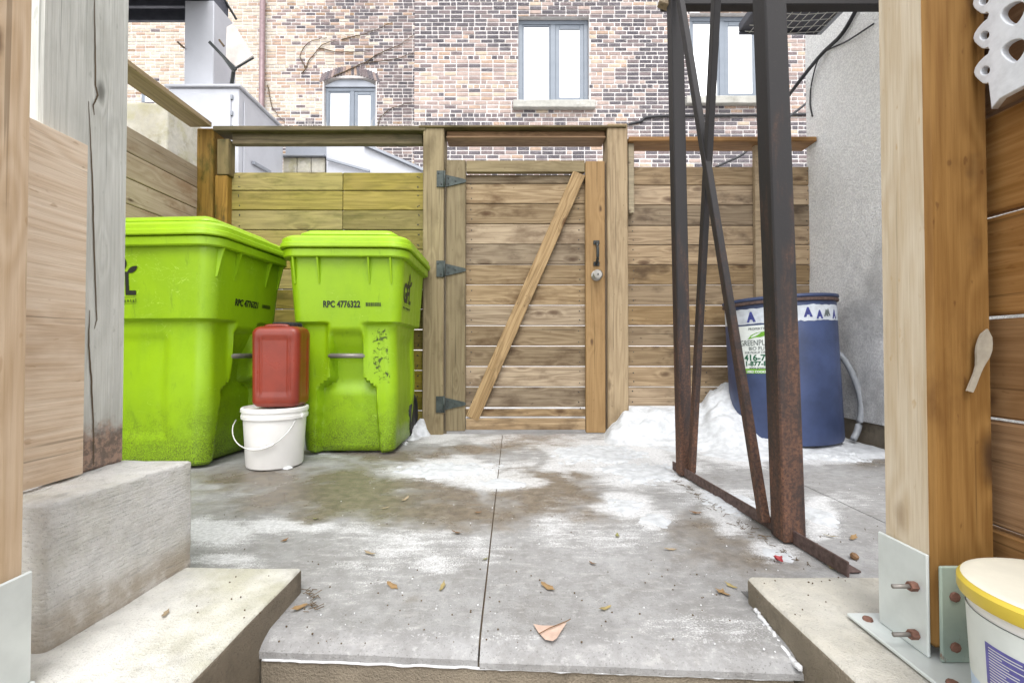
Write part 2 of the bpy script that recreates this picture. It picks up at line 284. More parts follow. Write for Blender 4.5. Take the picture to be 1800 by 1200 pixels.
# ------------------------------------------------------------------ building helpers
W = {}
def place(o, parent, mw):
    if o.name not in COL.objects: COL.objects.link(o)
    W[o] = mw.copy()
    if parent is not None: o.parent = parent; o.matrix_basis = W[parent].inverted() @ mw
    else: o.matrix_basis = mw
    return o
def tr(loc, rot=(0, 0, 0)):
    from mathutils import Euler
    return Matrix.Translation(Vector(loc)) @ Euler(rot).to_matrix().to_4x4()
def tag(o, label, cat, group=None, kind=None):
    if label: o['label'] = label
    if cat: o['category'] = cat
    if group: o['group'] = group
    if kind: o['kind'] = kind
    return o
def thing(name, label, cat, loc=(0, 0, 0), rz=0.0, group=None, rot=None, sc=(1, 1, 1)):
    o = bpy.data.objects.new(name, None); o.empty_display_size = 0.05
    place(o, None, tr(loc, rot if rot else (0, 0, rz)) @ Matrix.Diagonal((*sc, 1))); return tag(o, label, cat, group)
def mobj(name, me, parent=None, mw=None, mat=None):
    if mat is not None and not me.materials: me.materials.append(M[mat] if isinstance(mat, str) else mat)
    return place(bpy.data.objects.new(name, me), parent, mw if mw is not None else (W[parent].copy() if parent else Matrix.Identity(4)))
def from_bm(name, bm, smooth=False):
    bmesh.ops.recalc_face_normals(bm, faces=bm.faces)
    me = bpy.data.meshes.new(name); bm.to_mesh(me); bm.free()
    if smooth: me.polygons.foreach_set('use_smooth', [True] * len(me.polygons))
    return me
CACHE = {}
def boxmesh(sx, sy, sz, bev=0.003, mat=None, rough=0.0):
    k = (round(sx, 3), round(sy, 3), round(sz, 3), bev, mat)
    if k in CACHE and not rough: return CACHE[k]
    bm = bmesh.new(); bmesh.ops.create_cube(bm, size=1.0)
    for v in bm.verts: v.co = Vector((v.co.x * sx, v.co.y * sy, v.co.z * sz))
    if bev: bmesh.ops.bevel(bm, geom=list(bm.edges), offset=min(bev, sx / 3, sy / 3, sz / 3), segments=1, affect='EDGES', profile=0.5)
    me = from_bm('box', bm); me.materials.append(M[mat]); CACHE[k] = me
    return me
def box(name, parent, lo, hi, mat, bev=0.003):
    lo, hi = Vector(lo), Vector(hi); c = (lo + hi) / 2; s = hi - lo
    return mobj(name, boxmesh(abs(s.x), abs(s.y), abs(s.z), bev, mat), parent, Matrix.Translation(c))
def beam(name, parent, a, b, wd, th, mat, side=(0, 0, 1), bev=0.003):
    """box along a->b (local X), wd along `side`, th along the third axis"""
    a, b = Vector(a), Vector(b); x = (b - a).normalized(); s = Vector(side); s = (s - x * s.dot(x)).normalized(); y = s.cross(x)
    m = Matrix((x, y, s)).transposed().to_4x4(); m.translation = (a + b) / 2
    return mobj(name, boxmesh((b - a).length, th, wd, bev, mat), parent, m)
def tube_bm(bm, pts, r, seg=8, cap=True):
    rings = []; n = len(pts); up = Vector((0, 0, 1))
    for i, p in enumerate(pts):
        t = (Vector(pts[min(i + 1, n - 1)]) - Vector(pts[max(i - 1, 0)])).normalized()
        u = t.cross(up) if abs(t.dot(up)) < 0.95 else t.cross(Vector((1, 0, 0))); u.normalize(); v = t.cross(u)
        rr = r[i] if isinstance(r, (list, tuple)) else r
        rings.append([bm.verts.new(Vector(p) + (u * math.cos(2 * math.pi * k / seg) + v * math.sin(2 * math.pi * k / seg)) * rr) for k in range(seg)])
    for i in range(n - 1):
        for k in range(seg): bm.faces.new((rings[i][k], rings[i][(k + 1) % seg], rings[i + 1][(k + 1) % seg], rings[i + 1][k]))
    if cap: bm.faces.new(rings[0]); bm.faces.new(rings[-1])
def smooth_path(pts, n=8):
    pts = [Vector(p) for p in pts]; out = []
    P = [2 * pts[0] - pts[1]] + pts + [2 * pts[-1] - pts[-2]]
    for i in range(1, len(P) - 2):
        for k in range(n):
            t = k / n; a, b, c, d = P[i - 1], P[i], P[i + 1], P[i + 2]
            out.append(0.5 * ((2 * b) + (c - a) * t + (2 * a - 5 * b + 4 * c - d) * t * t + (3 * b - a - 3 * c + d) * t ** 3))
    out.append(pts[-1]); return out
def tube(name, parent, pts, r, mat, seg=8, smooth=True, mw=None):
    bm = bmesh.new(); tube_bm(bm, pts, r, seg)
    return mobj(name, from_bm(name, bm, smooth), parent, mw if mw is not None else Matrix.Identity(4), mat)
def lathe(name, parent, prof, mat, seg=40, mw=None, smooth=True):
    bm = bmesh.new(); rings = []
    for r, z in prof:
        if r < 1e-5: rings.append([bm.verts.new((0, 0, z))])
        else: rings.append([bm.verts.new((r * math.cos(2 * math.pi * k / seg), r * math.sin(2 * math.pi * k / seg), z)) for k in range(seg)])
    for a, b in zip(rings, rings[1:]):
        for k in range(seg):
            k2 = (k + 1) % seg
            if len(a) == 1 and len(b) == 1: continue
            if len(a) == 1: bm.faces.new((a[0], b[k], b[k2]))
            elif len(b) == 1: bm.faces.new((a[k], a[k2], b[0]))
            else: bm.faces.new((a[k], a[k2], b[k2], b[k]))
    o = mobj(name, from_bm(name, bm, smooth), parent, mw, mat)
    if smooth: autosmooth(o.data)
    return o
def autosmooth(me, ang=35):
    bm = bmesh.new(); bm.from_mesh(me)
    for e in bm.edges:
        if len(e.link_faces) == 2 and e.calc_face_angle() > R(ang): e.smooth = False
    bm.to_mesh(me); bm.free()
def poly(name, parent, pts, th, mat, mw=None, bev=0.0):
    """2-D outline in local XZ, extruded th along local Y (centred)"""
    bm = bmesh.new()
    a = [bm.verts.new((x, -th / 2, z)) for x, z in pts]; b = [bm.verts.new((x, th / 2, z)) for x, z in pts]
    bm.faces.new(a); bm.faces.new(b[::-1])
    for i in range(len(pts)): bm.faces.new((a[i], b[i], b[(i + 1) % len(pts)], a[(i + 1) % len(pts)]))
    if bev: bmesh.ops.bevel(bm, geom=list(bm.edges), offset=bev, segments=1, affect='EDGES')
    return mobj(name, from_bm(name, bm), parent, mw, mat)
def prism(name, parent, pts, axis_lo, axis_hi, mat, axis='X'):
    """world outline swept along an axis; pts = the other two coords"""
    bm = bmesh.new()
    f = {'X': lambda u, p: (u, p[0], p[1]), 'Y': lambda u, p: (p[0], u, p[1]), 'Z': lambda u, p: (p[0], p[1], u)}[axis]
    a = [bm.verts.new(f(axis_lo, p)) for p in pts]; b = [bm.verts.new(f(axis_hi, p)) for p in pts]
    bm.faces.new(a); bm.faces.new(b[::-1])
    for i in range(len(pts)): bm.faces.new((a[i], b[i], b[(i + 1) % len(pts)], a[(i + 1) % len(pts)]))
    return mobj(name, from_bm(name, bm), parent, Matrix.Identity(4), mat)
def textmesh(s, size, ext=0.0006, offset=0.0, align='LEFT', sx=1.0, sp=1.0):
    cu = bpy.data.curves.new('lettering', 'FONT'); cu.body = s; cu.size = size; cu.extrude = ext; cu.offset = offset; cu.align_x = align; cu.resolution_u = 3; cu.space_character = sp
    o = bpy.data.objects.new('lettering', cu); COL.objects.link(o)
    dg = bpy.context.evaluated_depsgraph_get(); me = bpy.data.meshes.new_from_object(o.evaluated_get(dg)); me.materials.clear()
    bpy.data.objects.remove(o); 
    for v in me.vertices: v.co.x *= sx
    return me

# ================================================================== THE SETTING
def kind_s(o): o['kind'] = 'structure'; return o
FY = 2.975                       # front plane of the gate and fence line
def grid_mesh(name, x0, x1, y0, y1, nx, ny, zf, colf=None, keep=None):
    vs, fs = [], []; idx = {}
    for j in range(ny + 1):
        for i in range(nx + 1):
            x = x0 + (x1 - x0) * i / nx; y = y0 + (y1 - y0) * j / ny
            vs.append((x, y, zf(x, y)))
    for j in range(ny):
        for i in range(nx):
            q = (j * (nx + 1) + i, j * (nx + 1) + i + 1, (j + 1) * (nx + 1) + i + 1, (j + 1) * (nx + 1) + i)
            if keep is None or any(keep(vs[k]) for k in q): fs.append(q)
    me = bpy.data.meshes.new(name); me.from_pydata(vs, [], fs)
    if colf:
        a = me.color_attributes.new('frost', 'FLOAT_COLOR', 'POINT')
        for i, v in enumerate(vs): a.data[i].color = (*colf(*v), 1)
    me.polygons.foreach_set('use_smooth', [True] * len(fs))
    return me

gr = kind_s(mobj('ground', grid_mesh('ground', -300, 300, 0.96, 500, 8, 8, lambda x, y: -0.075), mat='ground'))
kind_s(box('lower_landing', None, (-3, -3, -0.55), (3, 0.5, -0.36), 'riser', 0.005))
kind_s(box('step', None, (-0.449, 0.5, -0.40), (0.474, 0.802, -0.185), 'riser', 0.008))

FROST = [  # px, py, rx, ry, strength
    (800, 828, 120, 24, .85), (735, 822, 55, 12, .6), (880, 848, 60, 16, .8), (1060, 800, 120, 34, .9), (1140, 830, 90, 32, .8), (1180, 770, 160, 28, .8),
    (1100, 890, 45, 22, .95), (1150, 915, 40, 20, .7), (1080, 935, 90, 40, .35), (990, 930, 60, 60, .38), (1230, 870, 70, 30, .4), (1290, 900, 50, 35, .7), (1360, 965, 40, 22, .6),
    (380, 932, 70, 24, .7), (490, 925, 85, 16, .6), (560, 930, 55, 14, .55), (700, 955, 140, 42, .42), (760, 990, 60, 22, .5), (390, 985, 70, 16, .6), (640, 990, 150, 40, .28), (850, 960, 70, 40, .35),
    (560, 780, 40, 24, .7), (770, 760, 60, 22, .7), (870, 772, 80, 10, .45), (1480, 880, 70, 24, .35), (1440, 905, 40, 32, .85), (1450, 800, 70, 20, .7), (1290, 790, 80, 30, .75),
    (1300, 1120, 170, 45, .30), (640, 1140, 260, 14, .22), (930, 1150, 480, 12, .25), (415, 870, 30, 12, .3), (600, 1040, 70, 26, .22), (1040, 970, 140, 40, .22)]
WET = [(620, 868, 210, 46, .9), (960, 862, 90, 42, .9), (780, 900, 200, 34, .7), (940, 775, 70, 12, 1.1), (1290, 960, 110, 60, .55), (690, 800, 120, 12, .8), (450, 840, 90, 16, .9), (1030, 905, 50, 20, .5), (830, 790, 60, 9, .8), (1230, 935, 80, 40, .5), (730, 1050, 40, 14, .3), (1530, 800, 60, 22, .8)]
def blob(L, x, y):
    px, py = topx(Vector((x, y, 0)))
    s = 0.0
    dx = fbm(x * 5, y * 5, 1.0) * 0.55; dy = fbm(x * 5, y * 5, 9.0) * 0.55
    for cx, cy, rx, ry, k in L:
        u = (px - cx) / rx + dx; v = (py - cy) / ry + dy; d = u * u + v * v
        if d < 4: s = max(s, k * math.exp(-d * 0.9))
    return s
def pcol(x, y, z): return (min(1, blob(FROST, x, y) * 1.25), min(1, blob(WET, x, y)), 0.0)
JX = -0.058
def nosing_z(x, y):
    f = min(1, max(0, (0.835 - y) / 0.065)); return -0.02 * f ** 2.6 + 0.0015 * fbm(x * 6, y * 6)
patio = thing('patio', None, None, (0, 1.0, -0.08)); kind_s(patio)
def slab(x0, x1, y0, y1, nx, ny, nose=False):
    g_ = grid_mesh('patio_slab', x0, x1, y0, y1, nx, ny, nosing_z if nose else (lambda x, y: 0.0015 * fbm(x * 6, y * 6)), pcol, (lambda v: v[1] > 1.03 or -.46 < v[0] < .48) if nose else None)
    bm = bmesh.new(); bm.from_mesh(g_); bmesh.ops.delete(bm, geom=[v for v in bm.verts if not v.link_faces], context='VERTS')
    be = [e for e in bm.edges if e.is_boundary]
    r = bmesh.ops.extrude_edge_only(bm, edges=be)
    for v in [q for q in r['geom'] if isinstance(q, bmesh.types.BMVert)]: v.co.z = -0.072
    for v in bm.verts:
        if v.co.z < -.05 and v.co.y < .9 and nose: v.co.z = -.031
        if nose and v.co.y < 1.02: v.co.y += (.850 - .051 * (v.co.x + .45) / .92 - .770) * sm(1.02, .78, v.co.y)
    me = bpy.data.meshes.new('patio_slab'); bm.to_mesh(me); bm.free()
    me.polygons.foreach_set('use_smooth', [True] * len(me.polygons)); autosmooth(me, 40)
    return mobj('patio_slab', me, patio, Matrix.Identity(4), 'patio')
slab(-2.1, JX - 0.0018, 0.772, 2.93, 140, 200, True)
slab(JX + 0.0018, 1.12, 0.768, 2.93, 90, 200, True)
slab(1.124, 1.93, 1.024, 2.93, 50, 100)
box('joint_filler', patio, (JX - .004, .86, -.06), (JX + .004, 2.92, -.007), 'twig', 0)
kind_s(box('step_riser', patio, (-0.448, 0.872, -0.22), (0.474, 0.99, -0.074), 'riser', 0.004))
prism('nosing_face', patio, [(-.448, .854), (.474, .803), (.474, .87), (-.448, .87)], -.22, -.033, 'riser', 'Z')
# pale sealant along the nosing
def wob(a, b, n, amp, seed): return [Vector(a).lerp(Vector(b), i / n) + Vector((0, fbm(i * .35, seed) * amp, fbm(i * .3, seed + 5) * amp)) for i in range(n + 1)]
tube('mortar_seam', patio, wob((-0.445, 0.851, -0.032), (0.47, 0.800, -0.032), 90, 0.0018, 2), 0.0022, 'lime', 6)
tube('joint_sealant', patio, [v + Vector((fbm(i * .12, 3) * .008, 0, 0)) for i, v in enumerate(wob((0.478, 0.792, -0.012), (0.481, 0.945, 0.006), 40, 0.006, 8))], [0.0035 + 0.004 * abs(fbm(i * .11, 12)) for i in range(41)], 'lime', 8)

def rough_block(name, lo, hi, mat, amp=0.004, bev=0.012, cut=14, kind=True, skew=None):
    bm = bmesh.new(); bmesh.ops.create_cube(bm, size=1.0); lo, hi = Vector(lo), Vector(hi); c = (lo + hi) / 2; s = hi - lo
    for v in bm.verts: v.co = Vector((c.x + v.co.x * s.x, c.y + v.co.y * s.y, c.z + v.co.z * s.z))
    if skew:
        for v in bm.verts: skew(v)
    bmesh.ops.bevel(bm, geom=list(bm.edges), offset=bev, segments=3, affect='EDGES', profile=0.5)
    bmesh.ops.subdivide_edges(bm, edges=[e for e in bm.edges if e.calc_length() > 0.06], cuts=cut, use_grid_fill=True)
    for v in bm.verts:
        n = noise.noise_vector(v.co * 16) * amp + noise.noise_vector(v.co * 55) * amp * 0.45; v.co += n
    me = from_bm(name, bm, True); autosmooth(me, 40)
    return mobj(name, me, None, Matrix.Identity(4), mat)
ls = rough_block('side_slab', (-2.2, -0.6, -0.60), (-0.452, 1.027, 0.052), 'slab', 0.003, 0.008, 22); kind_s(ls)
for o_ in (ls,): pass
rs = rough_block('side_slab', (0.485, -0.6, -0.60), (2.2, 0.985, 0.052), 'slab_r', 0.004, 0.010, 22); kind_s(rs)
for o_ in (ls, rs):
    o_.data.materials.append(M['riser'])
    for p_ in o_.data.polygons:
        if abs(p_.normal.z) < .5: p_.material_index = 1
def kskew(v):
    if v.co.y < 0.8: v.co.x -= 0.022
kb = rough_block('kerb_wall', (-1.15, 0.735, 0.045), (-0.698, 1.037, 0.279), 'kerb', 0.003, 0.007, 18, skew=kskew)
tag(kb, 'low brushed grey concrete kerb wall under the weathered grey post', 'kerb wall')

# ================================================================== BRICK BUILDING
bld = thing('brick_building', 'old two-tone brick building with grey framed windows behind the yard', 'building', (1.5, 8.0, -0.075))
RY, LY = 7.9, 9.9
CRS = 0.0704; BW = 0.206; BH = 0.0485; HWD = 0.098
def rect_px(x0, y0, x1, y1, Y):
    a = PY(x0, y0, Y); b = PY(x1, y1, Y); return (a.x, b.z, b.x, a.z)      # x0,z0,x1,z1
op1 = rect_px(911, 29, 1036, 181, RY); op2 = rect_px(1212, 23, 1345, 174, RY)
op3 = rect_px(569, 150, 660, 262, LY); op4 = rect_px(250, 150, 278, 180, LY)
wx0 = PY(728, 0, RY).x
box('wall_core', bld, (wx0 + .012, RY, -0.075), (op1[0], RY + 0.4, 8.5), 'mortar', 0)
box('wall_core', bld, (op1[0], RY + .003, -0.075), (op1[2], RY + 0.4, op1[1]), 'mortar', 0)
box('wall_core', bld, (op1[0], RY + .003, op1[3]), (op1[2], RY + 0.4, 8.5), 'mortar', 0)
box('wall_core', bld, (op1[2], RY, -0.075), (op2[0], RY + 0.4, 8.5), 'mortar', 0)
box('wall_core', bld, (op2[0], RY + .003, -0.075), (op2[2], RY + 0.4, op2[1]), 'mortar', 0)
box('wall_core', bld, (op2[0], RY + .003, op2[3]), (op2[2], RY + 0.4, 8.5), 'mortar', 0)
box('wall_core', bld, (op2[2], RY, -0.075), (9, RY + 0.4, 8.5), 'mortar', 0)
box('wall_core', bld, (-14, LY, -0.075), (op3[0], LY + .4, 9), 'mortar', 0)
box('wall_core', bld, (op3[0], LY + .003, -0.075), (op3[2], LY + .4, op3[1]), 'mortar', 0)
box('wall_core', bld, (op3[0], LY + .003, op3[3] + 0.16), (op3[2], LY + .4, 9), 'mortar', 0)
box('wall_core', bld, (op3[2], LY, -0.075), (wx0 + 0.4, LY + .4, 9), 'mortar', 0)
box('wall_return', bld, (wx0 + 0.006, RY + 0.41, -0.075), (wx0 + 0.38, LY - 0.003, 8.5), 'mortar', 0)
bx_cache = {}
def brick_mesh(kind, m):
    k = (kind, m)
    if k not in bx_cache:
        bm = bmesh.new(); bmesh.ops.create_cube(bm, size=1.0); s = (BW - .017 if kind == 's' else HWD - .014, 0.022, BH)
        for v in bm.verts: v.co = Vector((v.co.x * s[0], v.co.y * s[1], v.co.z * s[2]))
        me = from_bm('brick', bm); me.materials.append(M['br%d' % m]); bx_cache[k] = me
    return bx_cache[k]
def pick_right(x, z):
    n = fbm(x * .55 + 3, z * .9, 2.0, 3) + random.gauss(0, .30) + 0.12
    if n > .22: return random.choice((0, 0, 1, 1, 2))
    if n > -.05: return random.choice((1, 2, 2, 3, 3))
    return random.choice((3, 4, 4, 5, 6, 4))
def pick_left(x, z):  # tan and paler bricks towards the upper left, sunlight put into their colour
    t = sm(-6.6, -2.9, x) - .25 * sm(5.4, 7.4, z) * sm(-4.0, -6.5, x); n = fbm(x * .7 + 8, z * 1.1, 5.0, 3) * .8 + random.gauss(0, .25) + (t - .45)
    if n > .35: return random.choice((0, 1, 1, 2, 2, 3))
    if n > .05: return random.choice((2, 3, 3, 8, 5))
    return random.choice((5, 6, 7, 7, 7, 7, 6))
def bricks(x0, x1, z0, z1, Y, ops, pick, quota, hdr_row):
    lst = []; cutl = []; row = 0; z = z0
    while z < z1:
        x = x0; hdr = row % hdr_row == 2; first = True
        while x < x1 - .02:
            wd = HWD + .003 if hdr or (first and row % 2) else BW
            if random.random() < .12 and not first: wd = HWD + .003
            first = False
            k = 's' if wd > .15 else 'h'; cx = x + wd / 2; x += wd
            if cx + wd / 2 > x1 + 0.05: continue
            xa_, xb_ = cx - wd / 2 + .008, cx + wd / 2 - .008; za_, zb2 = z - BH / 2, z + BH / 2; cut_ = False; dead = False
            for a, b, c, d in ops:
                if xb_ > a and xa_ < c and zb2 > b and za_ < d:
                    cut_ = True
                    if xa_ < a - .02: xb_ = a - .004
                    elif xb_ > c + .02: xa_ = c + .004
                    elif za_ < b - .012: zb2 = b - .003
                    elif zb2 > d + .012: za_ = d + .003
                    else: dead = True
            if dead: continue
            if cut_: k = 'c'; cutl.append((xa_, xb_, za_, zb2, pick(cx, z)))
            else: lst.append((k, cx, z + random.uniform(-.003, .003), pick(cx, z)))
        z += CRS; row += 1
    def score(b):
        px, py = topx(Vector((b[1], Y, b[2]))); vis = -20 < px < 1820 and -5 < py < 300
        return (0 if vis and b[0] == 's' else 1, abs(px - 850) + abs(py - 120))
    lst.sort(key=score)
    for k, cx, cz, m in lst[:quota]:
        mobj('brick', brick_mesh(k, m), bld, tr((cx, Y + .004 + random.uniform(-.003, .003), cz), (0, random.uniform(-.006, .006), random.uniform(-.01, .01))))
    vs, fs, ms = [], [], []
    rest = [(cx, cz, (BW - .017) / 2 if k == 's' else (HWD - .014) / 2, BH / 2, m) for k, cx, cz, m in lst[quota:]] + [((a + b) / 2, (c + d) / 2, (b - a) / 2, (d - c) / 2, m) for a, b, c, d, m in cutl]
    for cx, cz, hx_, hz_, m in rest:
        s = (hx_, .011, hz_); b = len(vs); dy = random.uniform(-.003, .003); t = random.uniform(-.006, .006)
        for sx in (-1, 1):
            for sy in (-1, 1):
                for sz in (-1, 1): vs.append((cx + sx * s[0], Y + .004 + dy + sy * s[1], cz + sz * s[2] + t * sx * s[0]))
        for q in ((0, 1, 3, 2), (4, 6, 7, 5), (0, 4, 5, 1), (2, 3, 7, 6), (0, 2, 6, 4), (1, 5, 7, 3)): fs.append(tuple(b + i for i in q)); ms.append(m)
    me = bpy.data.meshes.new('bricks'); me.from_pydata(vs, [], fs)
    for i in range(len(BR)): me.materials.append(M['br%d' % i])
    me.polygons.foreach_set('material_index', ms)
    o = mobj('bricks', me, bld, Matrix.Identity(4)); o['kind'] = 'stuff'
bricks(wx0, 5.6, 2.85, 7.2, RY, [op1, op2], pick_right, 200, 7)
bricks(-12.5, wx0 + .02, 3.2, 8.6, LY, [(op3[0] - .02, op3[1], op3[2] + .02, op3[3] + .36), op4], pick_left, 100, 9)

def window(op, Y, splits, parent, sill=True, rec=0.09):
    x0, z0, x1, z1 = op; f = 0.075; y = Y + rec
    fr_ = box('window', parent, (x0 + .004, y, z1 - f), (x1 - .004, y + .07, z1 - .004), 'frame', .004)
    fr_['label'] = 'grey framed casement window with two bright panes'
    box('bottom_rail', fr_, (x0 + .004, y, z0 + .004), (x1 - .004, y + .07, z0 + f), 'frame', .004)
    for a, b in ((x0 + .004, x0 + f), (x1 - f, x1 - .004), (splits[0], splits[1])): box('stile', fr_, (a, y + .002, z0 + f + .001), (b, y + .068, z1 - f - .001), 'frame', .004)
    for i, (a, b) in enumerate(((x0 + f, splits[0]), (splits[1], x1 - f))):
        e = .028 if i == 0 else .075
        for p_, q_ in (((a + .001, z0 + f + .001), (a + e, z1 - f - .001)), ((b - e, z0 + f + .001), (b - .001, z1 - f - .001)), ((a + e + .001, z0 + f + .001), (b - e - .001, z0 + f + e)), ((a + e + .001, z1 - f - e), (b - e - .001, z1 - f - .001))):
            box('sash', fr_, (p_[0], y + .014, p_[1]), (q_[0], y + .056, q_[1]), 'frame', .004)
        box('pane', fr_, (a + e, y + .030, z0 + f + e), (b - e, y + .038, z1 - f - e), 'glass', 0)
    box('reveal', fr_, (x0, y + .075, z0), (x1, y + .16, z1), 'sheet_dark', 0)
    if sill:
        s = rough_block('sill', (x0 - .09, Y - .11, z0 - .125), (x1 + .09, Y + .085, z0 + .0), 'stone_sill', .006, .012, 6)
        s.parent = fr_; s.matrix_basis = W[fr_].inverted() @ Matrix.Identity(4)
    return fr_
window(op1, RY, (PY(968, 0, RY).x, PY(977, 0, RY).x), bld)
window(op2, RY, (PY(1268, 0, RY).x, PY(1277, 0, RY).x), bld)
w3 = window(op3, LY, (PY(614, 0, LY).x, PY(621, 0, LY).x), bld, False)
box('window', bld, (op4[0] + .07, LY - .012, op4[1]), (op4[2], LY + .03, op4[3]), 'glass', 0)
box('window_jamb', bld, (op4[0], LY - .016, op4[1]), (op4[0] + .07, LY + .03, op4[3]), 'frame', 0)
# segmental arch over the far window: filler panel and a ring of bricks
ax = (op3[0] + op3[2]) / 2; hwid = (op3[2] - op3[0]) / 2; rise = 0.17
pts = [(ax - hwid, op3[3])] + [(ax - hwid + 2 * hwid * i / 12, op3[3] + .02 + rise * math.sin(math.pi * i / 12)) for i in range(13)] + [(ax + hwid, op3[3])]
prism('arch_filler', bld, pts, LY + .06, LY + .1, 'sheet_dark', 'Y')
for i in range(21):
    t = (i + .5) / 21; x = ax - hwid * 1.12 + 2.24 * hwid * t; z = op3[3] + .03 + rise * math.sin(math.pi * t) + .115; a = -math.cos(math.pi * t) * .32
    mobj('brick', brick_mesh('s', random.choice((1, 2, 2, 3, 5))), bld, tr((x, LY - .002, z), (0, R(90) + a * -1, 0)))
    
# downpipe and vines
pa = PY(462, -40, LY - .1); pb = PY(462, 190, LY - .1)
tube('downpipe', bld, [(pa.x, LY - .1, 9), (pa.x, LY - .1, 0.2)], 0.055, 'pipe', 12)
vine = thing('climbing_vine', 'bare brown climbing vine stems on the brick wall over the arched window', 'vine', (PY(640, 280, LY).x, LY - .03, 4.0))
random.seed(11)
for pth in ([(662, 232), (668, 208), (690, 190), (728, 180)], [(585, 135), (640, 112), (690, 105), (728, 93)], [(530, 130), (560, 85), (590, 70)], [(536, 118), (528, 96), (545, 74), (575, 66)], [(640, 112), (665, 95), (700, 80), (728, 62)], [(600, 70), (640, 60), (690, 40)], [(470, 150), (480, 190), (500, 215)], [(560, 85), (600, 92), (650, 90)]):
    P_ = smooth_path([PY(x, y, LY - .028) for x, y in pth], 6)
    tube('stem', vine, [p + Vector((fbm(i * .5, pth[0][0]) * .03, 0, fbm(i * .6, pth[0][1]) * .03)) for i, p in enumerate(P_)], [.012 * (1 - .6 * i / len(P_)) for i in range(len(P_))], 'twig', 5)

# ================================================================== BEYOND THE FENCE, LEFT
ob = rough_block('concrete_pier', (PY(215, 0, 3.9).x, 3.9, -.075), (PY(297, 0, 3.9).x, 4.4, PY(0, 180, 3.9).z), 'oldblock', .006, .02, 8)
tag(ob, 'mossy pale concrete pier behind the side fence', 'pier')
cy = 4.7; c0 = PY(297, 150, cy); c1 = PY(420, 150, cy)
cab = thing('metal_cabinet', 'large grey sheet metal cabinet with latched door behind the fence', 'cabinet', ((c0.x + c1.x) / 2, cy + .4, -.075))
box('body', cab, (c0.x, cy, -.075), (c1.x, cy + .92, c0.z - .03), 'sheet', .006)
box('top_cover', cab, (c0.x - .03, cy - .03, c0.z - .028), (c1.x + .03, cy + .95, c0.z), 'sheet', .006)
d0 = PY(318, 166, cy); d1 = PY(406, 244, cy)
dr = box('door', cab, (d0.x, cy - .014, d1.z), (d1.x, cy - .001, d0.z), 'sheet', .004)
for yy in (172, 200, 225): box('hinge', dr, (d1.x + .001, cy - .018, PY(0, yy + 4, cy).z), (d1.x + .02, cy - .002, PY(0, yy - 4, cy).z), 'sheet_dark', .002)
box('latch', dr, (d0.x - .05, cy - .03, PY(0, 226, cy).z), (d0.x + .05, cy - .015, PY(0, 218, cy).z), 'sheet_dark', .004)
box('side_door', cab, (c1.x + .001, cy + .08, .9), (c1.x + .012, cy + .85, c0.z - .12), 'sheet', .004)
hb = beam('handle', cab, PX(445, 286, c1.x + .03), PX(475, 303, c1.x + .03), .035, .03, 'sheet_dark')
dz = PY(0, 36, 5.15).z
e0 = PY(325, 0, 4.85); e1 = PY(376, 0, 4.85); dtop = PY(0, 30, 4.85).z
duct = thing('metal_duct', 'pale grey square sheet metal duct standing on the cabinet', 'duct', ((e0.x + e1.x) / 2, 5.1, c0.z))
box('shaft', duct, (e0.x, 4.85, c0.z + .001), (e1.x, 5.25, dz - .003), 'sheet', .006)
box('flange', duct, (e0.x - .03, 4.82, c0.z + .001), (e1.x + .03, 5.28, c0.z + .025), 'sheet', .003)
dz = PY(0, 36, 5.15).z
dk = thing('steel_landing', 'dark steel landing with open joists above the grey duct', 'landing', (PY(320, 0, 4.8).x, 5.0, dz))
xl, xr = PY(60, 0, 4.6).x, PY(402, 0, 4.6).x
xl, xr = PY(60, 0, 5.15).x, PY(398, 0, 5.15).x
box('deck_plate', dk, (xl, 3.5, dz + .16), (xr, 5.15, dz + .19), 'deckdark', .003)
box('channel', dk, (xl, 5.152, dz), (xr, 5.19, dz + .22), 'deckdark', .004)
box('channel', dk, (xr - .04, 3.5, dz + .003), (xr, 5.15, dz + .158), 'deckdark', .004)
for i in range(9): box('joist', dk, (xl + .05, 3.6 + i * .17, dz + .02), (xr - .042, 3.64 + i * .17, dz + .157), 'deckdark', .003)
beam('brace', dk, PY(332, -6, 5.0), PY(374, 34, 5.0), .06, .03, 'sheet')
beam('edge_rail', dk, PY(392, -4, 5.1), PY(416, 35, 5.25), .02, .02, 'blackiron')
sg = thing('tilted_panel', 'weathered white panel on a black bracket fixed beside the duct', 'panel', PY(405, 130, 4.8))
pc = PY(423, 82, 4.78)
poly('panel', sg, [(PY(401, 0, 4.78).x - pc.x, PY(0, 50, 4.78).z - pc.z), (PY(412, 0, 4.78).x - pc.x, PY(0, 44, 4.78).z - pc.z), (PY(447, 0, 4.78).x - pc.x, PY(0, 100, 4.78).z - pc.z), (PY(418, 0, 4.78).x - pc.x, PY(0, 119, 4.78).z - pc.z), (PY(400, 0, 4.78).x - pc.x, PY(0, 104, 4.78).z - pc.z)], .04, 'signpanel', Matrix.Translation(pc))
beam('bracket', sg, PY(368, 74, 4.74), PY(415, 123, 4.74), .03, .02, 'blackiron'); beam('bracket', sg, PY(413, 121, 4.74), PY(446, 102, 4.74), .012, .02, 'blackiron')
beam('bracket', sg, PY(388, 95, 4.72), PY(412, 128, 4.75), .02, .02, 'blackiron'); beam('stay', sg, PY(411, 122, 4.76), PY(407, 150, 4.8), .03, .03, 'blackiron')
for a, b in (((385, 70), (394, 82)), ((312, 74), (324, 85))): beam('cable_end', sg, PY(*a, 4.83), PY(*b, 4.83), .02, .015, 'twig')
